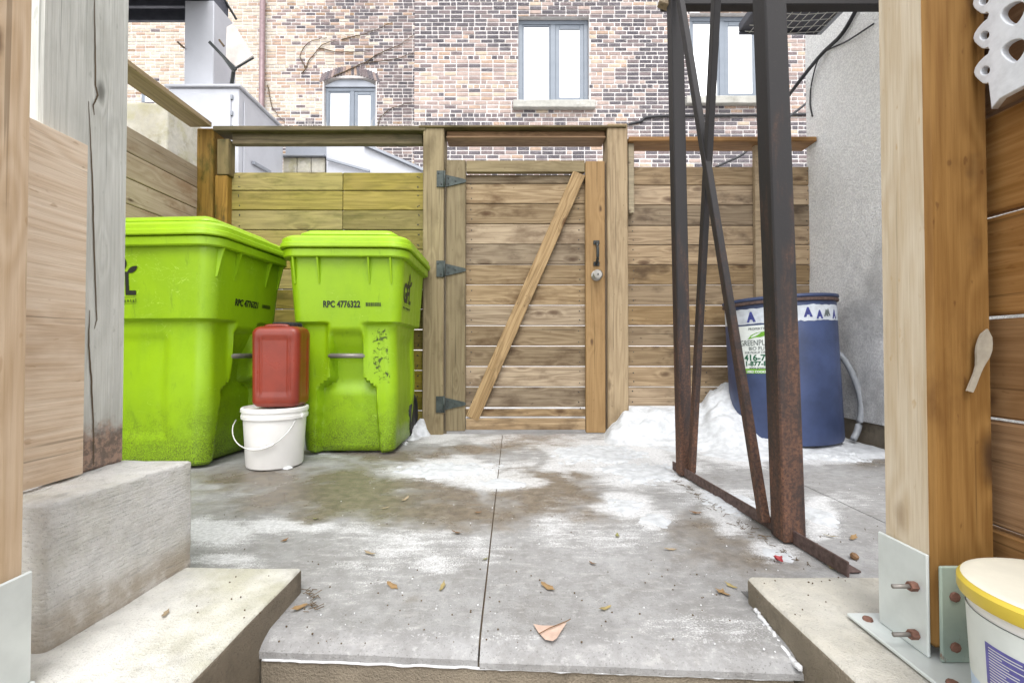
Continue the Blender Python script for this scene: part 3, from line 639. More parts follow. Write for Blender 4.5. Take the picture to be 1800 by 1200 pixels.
# low clad outhouse
oy = 6.0
oh = thing('low_outhouse', 'low grey clad outhouse with sloping roof behind the mossy fence', 'outhouse', (PY(620, 0, oy).x, oy + .5, -.075))
zt = PY(0, 276, oy).z; zp = PY(0, 256, oy).z
xa, xb = PY(500, 0, oy).x, PY(574, 0, oy).x
nbl = 3
for i in range(nbl):
    for j in range(3):
        box('block', oh, (xa + (xb - xa) * i / nbl, oy, zt - .2 * (j + 1)), (xa + (xb - xa) * (i + 1) / nbl - .008, oy + .3, zt - .2 * j - .008), 'oldblock', .006)
box('base', oh, (xa, oy + .02, -.075), (xb, oy + .3, zt - .61), 'oldblock', .006)
box('coping', oh, (xa - .02, oy - .05, zt - .005), (xb, oy + .35, zt + .018), 'sheet_dark', .003)
box('parapet', oh, (xa - .02, oy + .1, zt + .02), (xb, oy + .34, zp + .25), 'sheet_dark', .003)
q = [PY(575, 235, oy), PY(640, 252, oy), PY(746, 302, oy), PY(746, 330, oy), PY(575, 330, oy)]
prism('clad_wall', oh, [(v.x, v.z) for v in q], oy - .02, oy + .4, 'sheet', 'Y')
beam('roof_edge', oh, PY(575, 280, oy - .06), PY(650, 301, oy - .06), .03, .03, 'sheet_dark'); beam('roof_edge', oh, PY(640, 254, oy - .05), PY(746, 300, oy - .05), .035, .06, 'sheet_dark')

# ================================================================== BACK FENCE
def pxz(py, Y=FY): return PY(900, py, Y).z
def pxx(px, Y=FY): return PY(px, 300, Y).x
random.seed(21)
# left panel
fp = thing('board_fence', 'mossy green horizontal board fence panel behind the green bins', 'fence', (pxx(575), FY, 0))
ys = [302, 334.5, 369, 403.5, 438, 473, 508, 543, 579, 615, 651, 687, 722, 752]
for i in range(13):
    a, b = pxz(ys[i]) - .0025, pxz(ys[i + 1]) + .0025
    cut = pxx(602) if i % 2 == 0 or i < 3 else pxx(540)
    for x0, x1 in ((pxx(405), cut - .0015), (cut + .0015, pxx(750))):
        beam('board', fp, (x0, FY + .022 + random.uniform(-.002, .002), (a + b) / 2), (x1, FY + .022, (a + b) / 2 + random.uniform(-.001, .001)), a - b, .03, 'fence_algae')
box('rail', fp, (pxx(412), FY - .03, pxz(257)), (pxx(744), FY + .012, pxz(237)), 'cap_moss', .004)
box('cap', fp, (pxx(386), FY - .075, pxz(230, FY - .07)), (pxx(752), FY + .065, pxz(230, FY - .07) + .03), 'cap_moss', .004)
# right panel
fr2 = thing('board_fence', 'weathered brown board fence panel between gate post and stucco wall', 'fence', (pxx(1260), FY, 0))
ys = [292, 325, 360, 396, 430, 465, 500, 536, 572, 608, 644, 680, 714]
for i in range(12):
    a, b = pxz(ys[i]) - .0022, pxz(ys[i + 1]) + .0022
    beam('board', fr2, (pxx(1096), FY + .022 + random.uniform(-.002, .002), (a + b) / 2), (pxx(1427), FY + .022, (a + b) / 2), a - b, .03, 'fence')
box('back_post', fr2, (pxx(1323), FY - .03, .0), (pxx(1346), FY + .006, pxz(249)), 'post', .004)
box('cap', fr2, (pxx(1100), FY - .085, pxz(249, FY - .08)), (pxx(1436, FY - .08), FY + .065, pxz(249, FY - .08) + .03), 'cap', .004)
box('strip', fr2, (pxx(1101), FY - .055, pxz(379)), (pxx(1111), FY - .012, pxz(252)), 'stile', .004)
# posts
def post(label, x0, x1, y0, y1, ztop, mat, zb=-.075, **kw):
    t = thing('fence_post', label, 'post', ((x0 + x1) / 2, (y0 + y1) / 2, zb))
    c = ((x0 + x1) / 2, (y0 + y1) / 2)
    beam('shaft', t, (c[0], c[1], zb), (c[0], c[1], ztop), y1 - y0, x1 - x0, mat, (0, 1, 0), .006)
    return t
post('thick weathered gate post carrying the three black hinges', pxx(747), pxx(783), FY - .07, FY + .085, pxz(233), 'stile')
post('thick weathered gate post beside the handle side of the gate', pxx(1064), pxx(1099), FY - .07, FY + .085, pxz(226), 'post')
cp = post('brown stained corner post where the mossy fence meets the side fence', pxx(356), pxx(384), FY - .06, FY + .07, pxz(233), 'corner')
beam('doubled_post', cp, (pxx(396), FY + .0, -.07), (pxx(396), FY + .0, pxz(312)), .09, .078, 'corner', (0, 1, 0), .006)
beam('rail_hanger', cp, (pxx(400), FY - .015, pxz(312)), (pxx(400), FY - .015, pxz(250)), .07, .075, 'cap_moss', (0, 1, 0), .004)
# middle cap over the gate
gc = thing('gate_lintel', 'orange brown lintel board spanning the two posts above the gate', 'lintel', (pxx(925), FY, pxz(243)))
box('board', gc, (pxx(786), FY - .055, pxz(243, FY - .05)), (pxx(1062), FY + .08, pxz(243, FY - .05) + .012), 'cap', .003)
box('top_board', gc, (pxx(740), FY - .08, pxz(243, FY - .05) + .055), (pxx(1096), FY + .085, pxz(243, FY - .05) + .068), 'cap_moss', .003)
box('face', gc, (pxx(786), FY - .03, pxz(243, FY - .05) + .013), (pxx(1062), FY + .06, pxz(243, FY - .05) + .053), 'cap', .003)

# gate
gt = thing('wooden_gate', 'weathered wooden plank gate with diagonal brace in the back fence', 'gate', (pxx(924), FY, 0.0))
ys = [306, 322, 357.5, 393, 429, 464.5, 500, 536, 572, 608, 644, 680, 716]
for i in range(12):
    a, b = pxz(ys[i]) - .0022, pxz(ys[i + 1]) + .0022
    beam('board', gt, (pxx(818), FY + .02, (a + b) / 2), (pxx(1030), FY + .02 + random.uniform(-.002, .002), (a + b) / 2), a - b, .025, 'gate')
beam('board', gt, (pxx(818), FY + .02, (pxz(719) + pxz(732)) / 2), (pxx(1030), FY + .02, (pxz(719) + pxz(732)) / 2), pxz(719) - pxz(732), .025, 'fence')
def nails(par, boards, pxs, Y):
    for b_ in boards:
        if b_.name.split('.')[0] != 'board': continue
        z = W[b_].translation.z
        for px in pxs:
            for dz_ in (-.034, .03): mobj('nail_head', NAIL, b_, tr((pxx(px) + random.uniform(-.006, .006), Y, z + dz_ + random.uniform(-.006, .006)), (R(90), 0, 0)))
bm = bmesh.new(); bmesh.ops.create_cone(bm, segments=6, radius1=.0045, radius2=.003, depth=.003, cap_ends=True); NAIL = from_bm('nail_head', bm); NAIL.materials.append(M['blackiron'])
def vbeam(name, par, x0, x1, z0, z1, y0, y1, mat): return beam(name, par, ((x0 + x1) / 2, (y0 + y1) / 2, z0), ((x0 + x1) / 2, (y0 + y1) / 2, z1), y1 - y0, x1 - x0, mat, (0, 1, 0), .004)
vbeam('stile', gt, pxx(785.5), pxx(819.5), pxz(756), pxz(285), FY - .035, FY + .005, 'stile')
vbeam('lock_stile', gt, pxx(1027.5), pxx(1061.5), pxz(759), pxz(287), FY - .035, FY + .005, 'orange')
beam('top_rail', gt, (pxx(820.5), FY - .015, pxz(296)), (pxx(1026.5), FY - .015, pxz(296)), pxz(286) - pxz(306), .04, 'stile')
beam('bottom_rail', gt, (pxx(820.5), FY - .015, pxz(744)), (pxx(1026.5), FY - .015, pxz(744)), pxz(735) - pxz(754), .04, 'fence')
beam('brace', gt, PY(1018, 306, FY - .018), PY(830, 735, FY - .018), .082, .036, 'fence')
def hinge(py):
    z = pxz(py); h = poly('hinge', gt, [(pxx(771), z + .05), (pxx(782.5), z + .05), (pxx(782.5), z - .05), (pxx(771), z - .05)], .006, 'hinge', tr((0, FY - .076, 0)))
    poly('strap', h, [(pxx(785), z + .038), (pxx(819), z + .010), (pxx(821), z), (pxx(819), z - .010), (pxx(785), z - .038)], .006, 'hinge', tr((0, FY - .040, 0)))
    tube('pin', h, [(pxx(784), FY - .072, z - .05), (pxx(784), FY - .072, z + .05)], .007, 'hinge', 8)
    for dx, dz_ in ((774, .034), (779, -.032), (790, .018), (790, -.018), (802, .0)):
        y = FY - (.081 if dx < 784 else .045)
        lathe('screw', h, [(0, 0), (.005, 0), (.0045, .002), (0, .003)], 'blackiron', 8, tr((pxx(dx), y, z + dz_), (R(90), 0, 0)))
for py in (322, 476, 708): hinge(py)
z0, z1 = pxz(466), pxz(429); hx = pxx(1046)
hd = tube('pull_handle', gt, smooth_path([(hx, FY - .038, z0), (hx, FY - .075, z0 + .02), (hx, FY - .085, (z0 + z1) / 2), (hx, FY - .075, z1 - .02), (hx, FY - .038, z1)], 5), .0095, 'blackiron', 8)
for z in (z0, z1): box('mount', hd, (hx - .019, FY - .043, z - .012), (hx + .019, FY - .036, z + .014), 'blackiron', .002)
kn = lathe('knob', gt, [(0.033, 0), (.033, .006), (.022, .012), (.02, .03), (.03, .04), (.031, .05), (.024, .056), (0, .058)], 'steelknob', 24, tr((hx, FY - .036, pxz(486)), (R(90), 0, 0)))
box('keyhole', kn, (hx - .003, FY - .0965, pxz(486) - .006), (hx + .003, FY - .0935, pxz(486) + .006), 'blackiron', 0)
nails(gt, list(gt.children), (828, 1018), FY + .0065); nails(fr2, list(fr2.children), (1112, 1240, 1420), FY + .0062); nails(fp, list(fp.children), (420, 735), FY + .0058)
# side fence (running towards the camera on the left)
LX = -1.955
sf = thing('side_fence', 'pale weathered horizontal board fence running along the side behind the bins', 'fence', (LX, 2.2, 0))
ztop = PX(352, 296, LX).z; bh = .128
for i in range(13):
    z = ztop - bh * (i + .5) - i * .004
    beam('board', sf, (LX - .015, 1.15, z), (LX - .015 + random.uniform(-.002, .002), 2.925, z), bh, .03, 'left_fence')
zr = PX(355, 231, LX).z
beam('cap', sf, (LX + .03, 1.15, zr + .015), (LX + .03, 2.90, zr + .015), .03, .135, 'post')
for y in (1.25, 2.1): vbeam('post', sf, LX - .12, LX - .031, -.07, zr - .001, y, y + .09, 'post')
# dry stalks / spikes seen over the cap boards
random.seed(5)
bm = bmesh.new()
for i in range(240):
    px = random.uniform(505, 1110); b = PY(px, 224, FY + .25); b.z -= .03; l = random.uniform(.02, .085); a = random.gauss(0, .35)
    if random.random() < .5 and px < 560: l *= 1.5
    tube_bm(bm, [b, b + Vector((math.sin(a) * l, 0, math.cos(a) * l)) + Vector((0, 0, .03))], [.0012, .0004], 3, False)
sp_ = mobj('dry_stalks', from_bm('dry_stalks', bm), None, Matrix.Identity(4), 'spike'); tag(sp_, 'thin pale dry stalks poking up behind the fence caps', 'stalks', kind='stuff')
pl = box('planting_ledge', None, (pxx(495, FY + .25), FY + .16, -.07), (pxx(1115, FY + .25), FY + .34, pxz(240, FY + .25)), 'cap_moss', .004)
bpy.data.objects.remove(pl)

# ================================================================== STUCCO WALL
SX = 1.885
st = thing('stucco_wall', 'pale grey rough stucco wall beside the blue drum', 'wall', (SX + .1, 2.0, 0))
bm = bmesh.new(); 
sme = grid_mesh('stucco', 0, 1, 0, 1, 40, 60, lambda x, y: 0)
for v in sme.vertices:
    y = 0.95 + v.co.x * (3.0 - .95); z = .135 + v.co.y * 3.9; v.co = Vector((SX + .006 * fbm(y * 2, z * 2, 3) , y, z))
bm.from_mesh(sme); r = bmesh.ops.extrude_edge_only(bm, edges=[e for e in bm.edges if e.is_boundary])
for v in [q for q in r['geom'] if isinstance(q, bmesh.types.BMVert)]: v.co.x = SX + .25
me = bpy.data.meshes.new('render_coat'); bm.to_mesh(me); bm.free(); me.polygons.foreach_set('use_smooth', [True] * len(me.polygons)); autosmooth(me, 50)
mobj('render_coat', me, st, Matrix.Identity(4), 'stucco')
fd = rough_block('foundation', (SX + .03, .96, -.075), (SX + .25, 2.99, .134), 'riser', .008, .01, 12); fd.parent = st; fd.matrix_basis = W[st].inverted()

# ================================================================== STEEL FRAME
sfm = thing('steel_support', 'bare rusty steel support with crossed flat braces standing on the patio', 'support', (0.74, 1.6, 0))
fa, fb = PZ(1183, 826), PZ(1480, 1010); fdir = (fb - fa).normalized(); fa2 = fa; fnrm = Vector((-fdir.y, fdir.x, 0))
if fnrm.x < 0: fnrm = -fnrm
# angle iron: upright leg and flat leg
aiu = beam('angle_iron', sfm, fa2 + Vector((0, 0, .021)), fb + fdir * .02 + Vector((0, 0, .021)), .036, .006, 'angle', (0, 0, 1), .0015)
beam('angle_foot', aiu, fa2 + fnrm * .026 + Vector((0, 0, .005)), fb + fnrm * .026 + Vector((0, 0, .005)), .045, .005, 'angle', fnrm, .0015)
far_b = PZ(1203, 836); near_b = PZ(1386, 950)
def col_(pb, pt_px, Zt, s):
    b = Vector(pb); d = ray(*pt_px); t = b.y / d.y; tp = Vector((d.x * t, b.y, CAMH + d.z * t)); dirn = (tp - b).normalized()
    top = b + dirn * (Zt / dirn.z); return beam('post', sfm, b + Vector((0, 0, .006)), top, s, s, 'steel', (fdir.x * .6, fdir.y, 0), .004), b, top
pf, fb0, ft0 = col_(far_b, (1186, 5), 2.75, .052)
pn, nb0, nt0 = col_(near_b, (1352, 5), 2.75, .062)
off = Vector((-.004, 0, 0))
def on_line(b, t, z): return b.lerp(t, (z - b.z) / (t.z - b.z))
beam('brace', sfm, on_line(nb0, nt0, .03) + Vector((-.035, .055, 0)), on_line(fb0, ft0, 2.06) + Vector((-.008, -.045, 0)), .032, .022, 'steel', (0, 1, 0), .002)
beam('brace', sfm, on_line(fb0, ft0, .03) + Vector((.012, -.05, 0)), on_line(nb0, nt0, 2.72) + Vector((-.02, .06, 0)), .034, .022, 'steel', (0, 1, 0), .002)
bz = PY(1300, 17, fb0.y + .045).z + .004
beam('cross_beam', sfm, (ft0.x - .03, fb0.y + .045, bz + .05), (SX - .005, fb0.y + .045, bz + .05), .1, .05, 'steel', (0, 0, 1), .004)
beam('timber_end', sfm, PY(1166, 12, fb0.y + .02), PY(1182, -30, fb0.y + .02), .05, .04, 'post')
# mesh tray hanging under the landing
ty = 2.62; tz = PY(1400, 61, ty).z
mt = thing('mesh_tray', 'dark shallow tray with pale wire mesh under the cross beam', 'mesh tray', (1.5, ty - .15, tz))
x0, x1 = PY(1298, 60, ty).x, PY(1443, 60, ty).x
box('tray', mt, (x0, ty - .42, tz + .012), (x1, ty, tz + .06), 'deckdark', .004)
box('rim', mt, (x1 - .025, ty - .42, tz - .004), (x1, ty, tz + .011), 'sheet_dark', .002); box('rim', mt, (x0, ty - .012, tz - .004), (x1 - .026, ty, tz + .011), 'deckdark', .002)
for i in range(9):
    xx = x1 - .05 - i * .045; tube('mesh_wire', mt, [(xx, ty - .4, tz), (xx + .008, ty - .2, tz - .006), (xx, ty - .01, tz)], .0022, 'wire', 5)
for i in range(7):
    yy = ty - .03 - i * .05; tube('mesh_wire', mt, [(x1 - .44, yy, tz - .002), (x1 - .2, yy + .012, tz - .007), (x1 - .02, yy, tz - .002)], .0022, 'wire', 5)
# cables
cb = tube('cable_bundle', None, smooth_path([PX(1512, 5, SX - .02), PX(1480, 60, SX - .02), PX(1443, 97, SX - .03), PY(1400, 150, 2.95), PY(1352, 215, 3.3)], 8), .011, 'cable', 8); tag(cb, 'thick black cable bundle slanting down beside the stucco wall', 'cable')
c2 = tube('loose_cable', None, smooth_path([PX(1536, 42, SX - .012), PX(1490, 72, SX - .012), PX(1444, 97, SX - .012), PX(1428, 140, SX - .012), PX(1424, 180, SX - .006), PX(1428, 205, SX - .004)], 8), .0045, 'cable', 6); tag(c2, 'thin loose black cable hanging in a loop on the stucco wall', 'cable')
c3 = tube('wall_cable', None, smooth_path([PY(1085, 222, RY - .05), PY(1125, 214, RY - .03), PY(1148, 205, RY - .03), PY(1280, 203, RY - .03), PY(1450, 201, RY - .03)], 8), .022, 'cable', 6); tag(c3, 'black cable running level along the brick wall under the windows', 'cable')
c4 = tube('drooping_cable', None, smooth_path([PY(1258, 294, 4.2), PY(1280, 284, 4.2), PY(1305, 272, 4.2), PY(1330, 250, 4.2), PY(1420, 180, 4.2)], 8), .012, 'cable', 6); tag(c4, 'black cable drooping behind the board fence by the steel posts', 'cable')

# ================================================================== TIMBER AT THE NEAR END
gp = thing('timber_post', 'grey weathered timber post with long split standing on kerb wall', 'post', (-.94, .93, .279))
X0 = -.838
beam('shaft', gp, (X0 - .095, .928, .279), (X0 - .095, .928, 2.75), .19, .192, 'grey_post', (1, 0, 0), .005)
def crack(pts, wdt):
    P_ = [PX(x, y, X0 + .0012) for x, y in pts]; bm = bmesh.new(); prev = None
    P_ = [a.lerp(b, k / 8) + Vector((0, fbm(a.z * 9 + k * .4, len(pts)) * .0012, 0)) for a, b in zip(P_, P_[1:]) for k in range(8)]
    for i, p in enumerate(P_):
        ww = wdt * .7 * (.4 + .9 * math.sin(math.pi * i / len(P_)))
        a, b = bm.verts.new(p + Vector((0, -ww, 0))), bm.verts.new(p + Vector((0, ww, 0)))
        if prev: bm.faces.new((prev[0], prev[1], b, a))
        prev = (a, b)
    mobj('split', from_bm('split', bm), gp, Matrix.Identity(4), 'twig')
crack([(166, -30), (167, 60), (168, 150), (172, 168), (164, 185), (166, 205)], .0022); crack([(156, 178), (160, 260), (163, 330), (165, 420), (170, 560), (166, 580)], .0020); crack([(158, 545), (156, 600), (160, 660), (164, 740), (165, 828)], .0022)
rb = box('rotten_foot', gp, (X0 - .02, .905, .281), (X0 + .0016, 1.0235, .375), 'rustbolt', .0005)
bpy.data.objects.remove(rb)
pw = box('plywood_board', None, (X0 + .002, .66, .283), (X0 + .020, .9045, PX(147, 252, X0 + .02).z), 'ply', .001)
bpy.data.objects.remove(pw)
zt_ = PX(147, 252, X0 + .02).z
pw = beam('plywood_board', None, (X0 + .0115, .66, (zt_ + .284) / 2), (X0 + .0115, .9045, (zt_ + .284) / 2), zt_ - .284, .018, 'ply', (0, 0, 1), .001)
tag(pw, 'pale rough plywood board fixed against the grey weathered post', 'board')
def base_post(name, label, xf, y0, s, mat_side, mat_front, sgn, front=True):
    """post standing in a steel saddle; xf = face towards the walk, sgn=+1 when the post lies at larger X"""
    t = thing(name, label, 'post', (xf + sgn * s / 2, y0 + s / 2, .052))
    cx, cy_ = xf + sgn * s / 2, y0 + s / 2
    sh = beam('shaft', t, (cx, cy_, .075), (cx, cy_, 2.75), s, s, mat_side, (0, 1, 0), .007)
    return t, cx, cy_
def saddle(label, cx, cy_, s, sgn, xin):
    t = thing('post_base', label, 'post base', (cx, cy_, .052))
    h = .152
    box('base_plate', t, (cx - s / 2 - (.042 if sgn > 0 else .02), cy_ - s / 2 - .12, .055), (cx + s / 2 + (.02 if sgn > 0 else .012), cy_ + s / 2 + (.03 if sgn > 0 else .004), .061), 'galv', .0015)
    xi = cx - sgn * (s / 2 + .005)
    ip = box('side_plate', t, (xi - .0025, cy_ - s / 2 + .003, .0615), (xi + .0025, cy_ + s / 2 + .002, .0615 + h), 'galv', .0022)
    box('front_plate', t, (cx - s / 2 + .003, cy_ - s / 2 - .0085, .0615), (cx + s / 2, cy_ - s / 2 - .003, .0615 + h - .012), 'galv_rust', .0024)
    for z in (.085, .158) if sgn > 0 else ():
        a = Vector((xi - sgn * .003, cy_ - s / 2 + .022, z)); b = tube('bolt', t, [a, a + Vector((-sgn * .036, 0, .0))], .0034, 'greybar', 8)
        tube('nut', b, [a, a + Vector((-sgn * .011, 0, 0))], .0072, 'rustbolt', 6, False)
        lathe('screw_head', t, [(0.0075, 0), (.007, .003), (0, .004)], 'rustbolt', 8, tr((cx - s / 2 + .022, cy_ - s / 2 - .0086, z), (R(90), 0, 0)))
    for dx, dy in ((-.022, .095), (-.022, -.06)) if sgn > 0 else (): lathe('anchor', t, [(.008, 0), (.007, .004), (0, .005)], 'rustbolt', 8, tr((cx - sgn * s / 2 + sgn * dx, cy_ + dy - .04, .0612)))
    return t
s_ = .096
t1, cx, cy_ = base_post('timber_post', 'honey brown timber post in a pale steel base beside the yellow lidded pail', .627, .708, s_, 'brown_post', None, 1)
sh = [c_ for c_ in t1.children][0]; sh.data = sh.data.copy(); sh.data.materials.append(M['pale_lit_side'])
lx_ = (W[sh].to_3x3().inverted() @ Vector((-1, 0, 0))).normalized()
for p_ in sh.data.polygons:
    if p_.normal.dot(lx_) > .9: p_.material_index = 1  # walk-side face gets paler wood, part weathering, part light painted in
saddle('pale steel saddle with rusty bolts under the honey brown timber post', cx, cy_, s_, 1, 0)
t2, cx2, cy2 = base_post('timber_post', 'tan timber post in a pale steel base overlapping the plywood board', -.674, .565, s_, 'cedar', None, -1)
saddle('pale steel saddle under the tan timber post by the plywood', cx2, cy2, s_, -1, 0)
# slatted screen on the right
sc_ = thing('board_screen', 'honey brown horizontal board screen behind the yellow lidded pail', 'screen', (.76, .2, .052))
zs = [.09, .247, .413, .570, .727, .885, 1.045, 1.20]
for a, b in zip(zs, zs[1:]): beam('board', sc_, (.752, -.5, (a + b) / 2), (.752 + random.uniform(-.001, .001), .80, (a + b) / 2), b - a - .0055, .022, 'screen', (0, 0, 1), .004)
vbeam('batten', sc_, .764, .80, .055, 1.2, .1, .14, 'screen')
# wooden stick (paddle strap) leaning on the post
sk = thing('paddle_stick', 'grey flat paddle stick tucked between timber post and board screen', 'stick', PY(1725, 640, .69))
a, b = PY(1735, 578, .699), PY(1704, 688, .699)
P_ = []; ax_ = (b - a); nrm = Vector((-ax_.z, 0, ax_.x)).normalized(); wds = [.0, .008, .0105, .0115, .0105, .0075, .0052, .0045, .0045, .0048, .0045]
lft = [a + ax_ * (i / 10) + nrm * (wds[i] + .004 * math.sin(i / 10 * 3.1)) for i in range(11)]; rgt = [a + ax_ * (i / 10) - nrm * (wds[i] - .004 * math.sin(i / 10 * 3.1)) for i in range(11)]
ol = lft + rgt[::-1][:-1]
poly('blade', sk, [(p.x - a.x, p.z - a.z) for p in ol], .003, 'tag', Matrix.Translation(a))

# white ornament: openwork cast panel on the screen
on = thing('ornamental_panel', 'white openwork scroll panel hung on the board screen above the pail', 'ornament', (.70, .62, .90))
cu = bpy.data.curves.new('scroll', 'CURVE'); cu.dimensions = '2D'; cu.fill_mode = 'BOTH'; cu.extrude = .004; cu.bevel_depth = .0015
def spl(pts):
    s = cu.splines.new('POLY'); s.points.add(len(pts) - 1); s.use_cyclic_u = True
    for q, p in zip(s.points, pts): q.co = (p[0], p[1], 0, 1)
def opx(px, py): v = PX(px, py, .70); return (v.y, v.z)
yl = opx(1756, 178)
y1_ = .40; zb_ = opx(1756, 170)[1]; zt2 = zb_ + .36
outl = [(y1_, zb_ - .0)]
yb = opx(1750, 176)[0]
outl += [(yb - .01, zb_ - .004), (yb, zb_ - .012), (yb + .003, zb_ + .02)]
zc = zb_ + .028; k = 0
while zc < zt2:
    for aa in range(0, 11):
        th = -math.pi / 2 + math.pi * aa / 10
        outl.append((yb + .004 + .019 * math.cos(th) * (1 + .25 * math.sin(th * 2)), zc + .019 + .020 * math.sin(th)))
    outl.append((yb + .001, zc + .045)); zc += .052
outl += [(yb, zt2), (y1_, zt2)]
spl(outl)
zc = zb_ + .046; 
while zc < zt2 - .03:
    spl([(yb + .009 + .0075 * math.cos(t) + .003 * math.sin(t), zc + .0085 * math.sin(t)) for t in [2 * math.pi * i / 14 for i in range(14)]])
    for q in range(5):
        cyy = yb - .03 - q * .05
        spl([(cyy + .016 * math.cos(t) * (1 + .35 * math.sin(t)), zc + .004 + .017 * math.sin(t) + .006 * math.cos(t)) for t in [2 * math.pi * i / 18 for i in range(18)]])
    zc += .052
oc = bpy.data.objects.new('scroll', cu); COL.objects.link(oc)
dg = bpy.context.evaluated_depsgraph_get(); ome = bpy.data.meshes.new_from_object(oc.evaluated_get(dg)); bpy.data.objects.remove(oc); ome.materials.clear()
mm = Matrix(((0, 0, -1, .70), (1, 0, 0, 0), (0, 1, 0, 0), (0, 0, 0, 1)))
mobj('openwork', ome, on, mm, 'ornament')

# ================================================================== GREEN BINS
def sweep(fn, levels, nper):
    bm = bmesh.new(); rings = [[bm.verts.new(fn(i, z)) for i in range(nper)] for z in levels]
    for a, b in zip(rings, rings[1:]):
        for i in range(nper): bm.faces.new((a[i], a[(i + 1) % nper], b[(i + 1) % nper], b[i]))
    bm.faces.new(rings[0][::-1]); bm.faces.new(rings[-1])
    return bm
def rrect(nside, ncor):
    """unit descriptor list around a rounded rectangle starting on the front (-Y): (kind, a, b)"""
    L = []
    for side in range(4):
        for i in range(nside): L.append(('s', side, -1 + 2 * (i + .5) / nside))
        for i in range(ncor): L.append(('c', side, (i + .5) / ncor * math.pi / 2))
    return L
def rr_pt(d, hw_, hd, r):
    k, side, t = d
    A = [(-1, -1), (1, -1), (1, 1), (-1, 1)]
    if k == 's':
        if side == 0: return (t * (hw_ - r), -hd)
        if side == 1: return (hw_, t * (hd - r))
        if side == 2: return (-t * (hw_ - r), hd)
        return (-hw_, -t * (hd - r))
    cxs = [(hw_ - r, -hd + r), (hw_ - r, hd - r), (-hw_ + r, hd - r), (-hw_ + r, -hd + r)][side]
    a0 = [-math.pi / 2, 0, math.pi / 2, math.pi][side] + t
    return (cxs[0] + r * math.cos(a0), cxs[1] + r * math.sin(a0))
HB = .915; SHO = .585
def bin_dims(z):
    t = z / HB
    return .222 + .058 * t, .235 + .075 * t
def make_bin(label, loc, rz, serial, ky=1.0, em_off=0.0):
    root = thing('wheeled_bin', label, 'bin', loc, rz, 'wheeled bins by the fence', None, (1.0, 1.05, 1.085)); RM = W[root]
    def bin_dims(z):
        t = z / HB; return .222 + .058 * t, (.235 + .075 * t) + .235 * (ky - 1)
    D = rrect(44, 8)
    lev = sorted(set([0, .004, .012, .03] + [.03 + i * .0125 for i in range(71)] + [SHO - .004, SHO + .004, SHO - .012, SHO + .012]))
    lev = [z for z in lev if z <= HB]
    def fn(i, z):
        d = D[i]; hw_, hd = bin_dims(z)
        foot = .012 * (1 - sm(0, .014, z)); hw_ -= foot; hd -= foot
        x, y = rr_pt(d, hw_, hd, .055)
        # upper collar overhang: everything below the shoulder steps in, then eases out again
        ins = .026 * (1 - sm(SHO - .008, SHO + .008, z)) * sm(.22, SHO, z)
        side_amt = 1.0
        if d[0] == 's' and d[1] == 0: side_amt = sm(.07, .12, abs(x)) if abs(x) < .3 else 1
        x -= ins * side_amt * (x / hw_); y -= ins * side_amt * (y / hd)
        if d[0] == 's' and d[1] == 0:          # front: bar pocket running into the low recess
            half = .074 + .062 * sm(.345, .285, z) + .015 * sm(.28, 0, z)
            m = 1 - sm(half - .008, half + .010, abs(x)); zt = sm(.565, .53, z)
            dep = .022 + .05 * sm(.56, .40, z) - .028 * sm(.33, .26, z)
            y += dep * m * zt
        if d[0] == 's' and d[1] in (1, 3):     # shallow side panels
            m = (1 - sm(.13, .16, abs(y))) * sm(.10, .14, z) * (1 - sm(.50, .54, z)); x -= .010 * m * (1 if x > 0 else -1)
        if d[0] == 's' and d[1] == 2:          # wheel wells
            m = sm(.11, .13, abs(x)) * (1 - sm(.2, .26, z)); y -= .07 * m
        return Vector((x, y, z + .012))
    bm = sweep(fn, lev, len(D)); me = from_bm('bin_body', bm, True); autosmooth(me, 45)
    body = mobj('body', me, root, RM, 'bin')
    hw_, hd = bin_dims(HB)
    def loft(prof, r=.07):
        bmm = bmesh.new(); DD = rrect(10, 8); rings = []
        for out, z in prof: rings.append([bmm.verts.new((*rr_pt(d, hw_ + out, hd + out, max(.012, r + out * .6)), z)) for d in DD])
        for a, b in zip(rings, rings[1:]):
            for i in range(len(DD)): bmm.faces.new((a[i], a[(i + 1) % len(DD)], b[(i + 1) % len(DD)], b[i]))
        bmm.faces.new(rings[0][::-1]); bmm.faces.new(rings[-1]); return bmm
    rim = mobj('rim', from_bm('rim', loft([(-.004, .885), (.022, .885), (.026, .890), (.026, .918), (.022, .922), (-.01, .922)]), True), root, RM, 'bin'); autosmooth(rim.data)
    lid = mobj('lid', from_bm('lid', loft([(.010, .925), (.036, .925), (.039, .929), (.039, .944), (.035, .947), (.031, .949), (.031, .966), (.027, .970), (.010, .981), (-.03, .987), (-.048, .988), (-.040, .998), (-.042, 1.003), (-.075, 1.022), (-.085, 1.025)]), True), root, RM, 'binlid'); autosmooth(lid.data, 30)
    # lid grip tongue drooping over the front corner and ridge lines on the raised panel
    for x in (-.13, 0, .13): mobj('lid_ridge', boxmesh(.012, .36, .006, .002, 'binlid'), lid, RM @ tr((x, 0, 1.0285)))
    # gusset ribs under the rim
    for x in (-.235, -.12, .12, .225):
        h = fn(0, .7); z0_ = .70; yb0 = -bin_dims(.80)[1]
        bmm = bmesh.new()
        pr = [(-bin_dims(.885)[1] - .022, .884), (-bin_dims(.885)[1] + .01, .884), (-bin_dims(.76)[1] + .012, .76 + .012), (-bin_dims(.76)[1] - .003, .76 + .012)]
        q = [[bmm.verts.new((x + s, y, z)) for y, z in pr] for s in (-.004, .004)]
        bmm.faces.new(q[0]); bmm.faces.new(q[1][::-1])
        for i in range(4): bmm.faces.new((q[0][i], q[0][(i + 1) % 4], q[1][(i + 1) % 4], q[1][i]))
        mobj('rib', from_bm('rib', bmm), root, RM, 'bin')
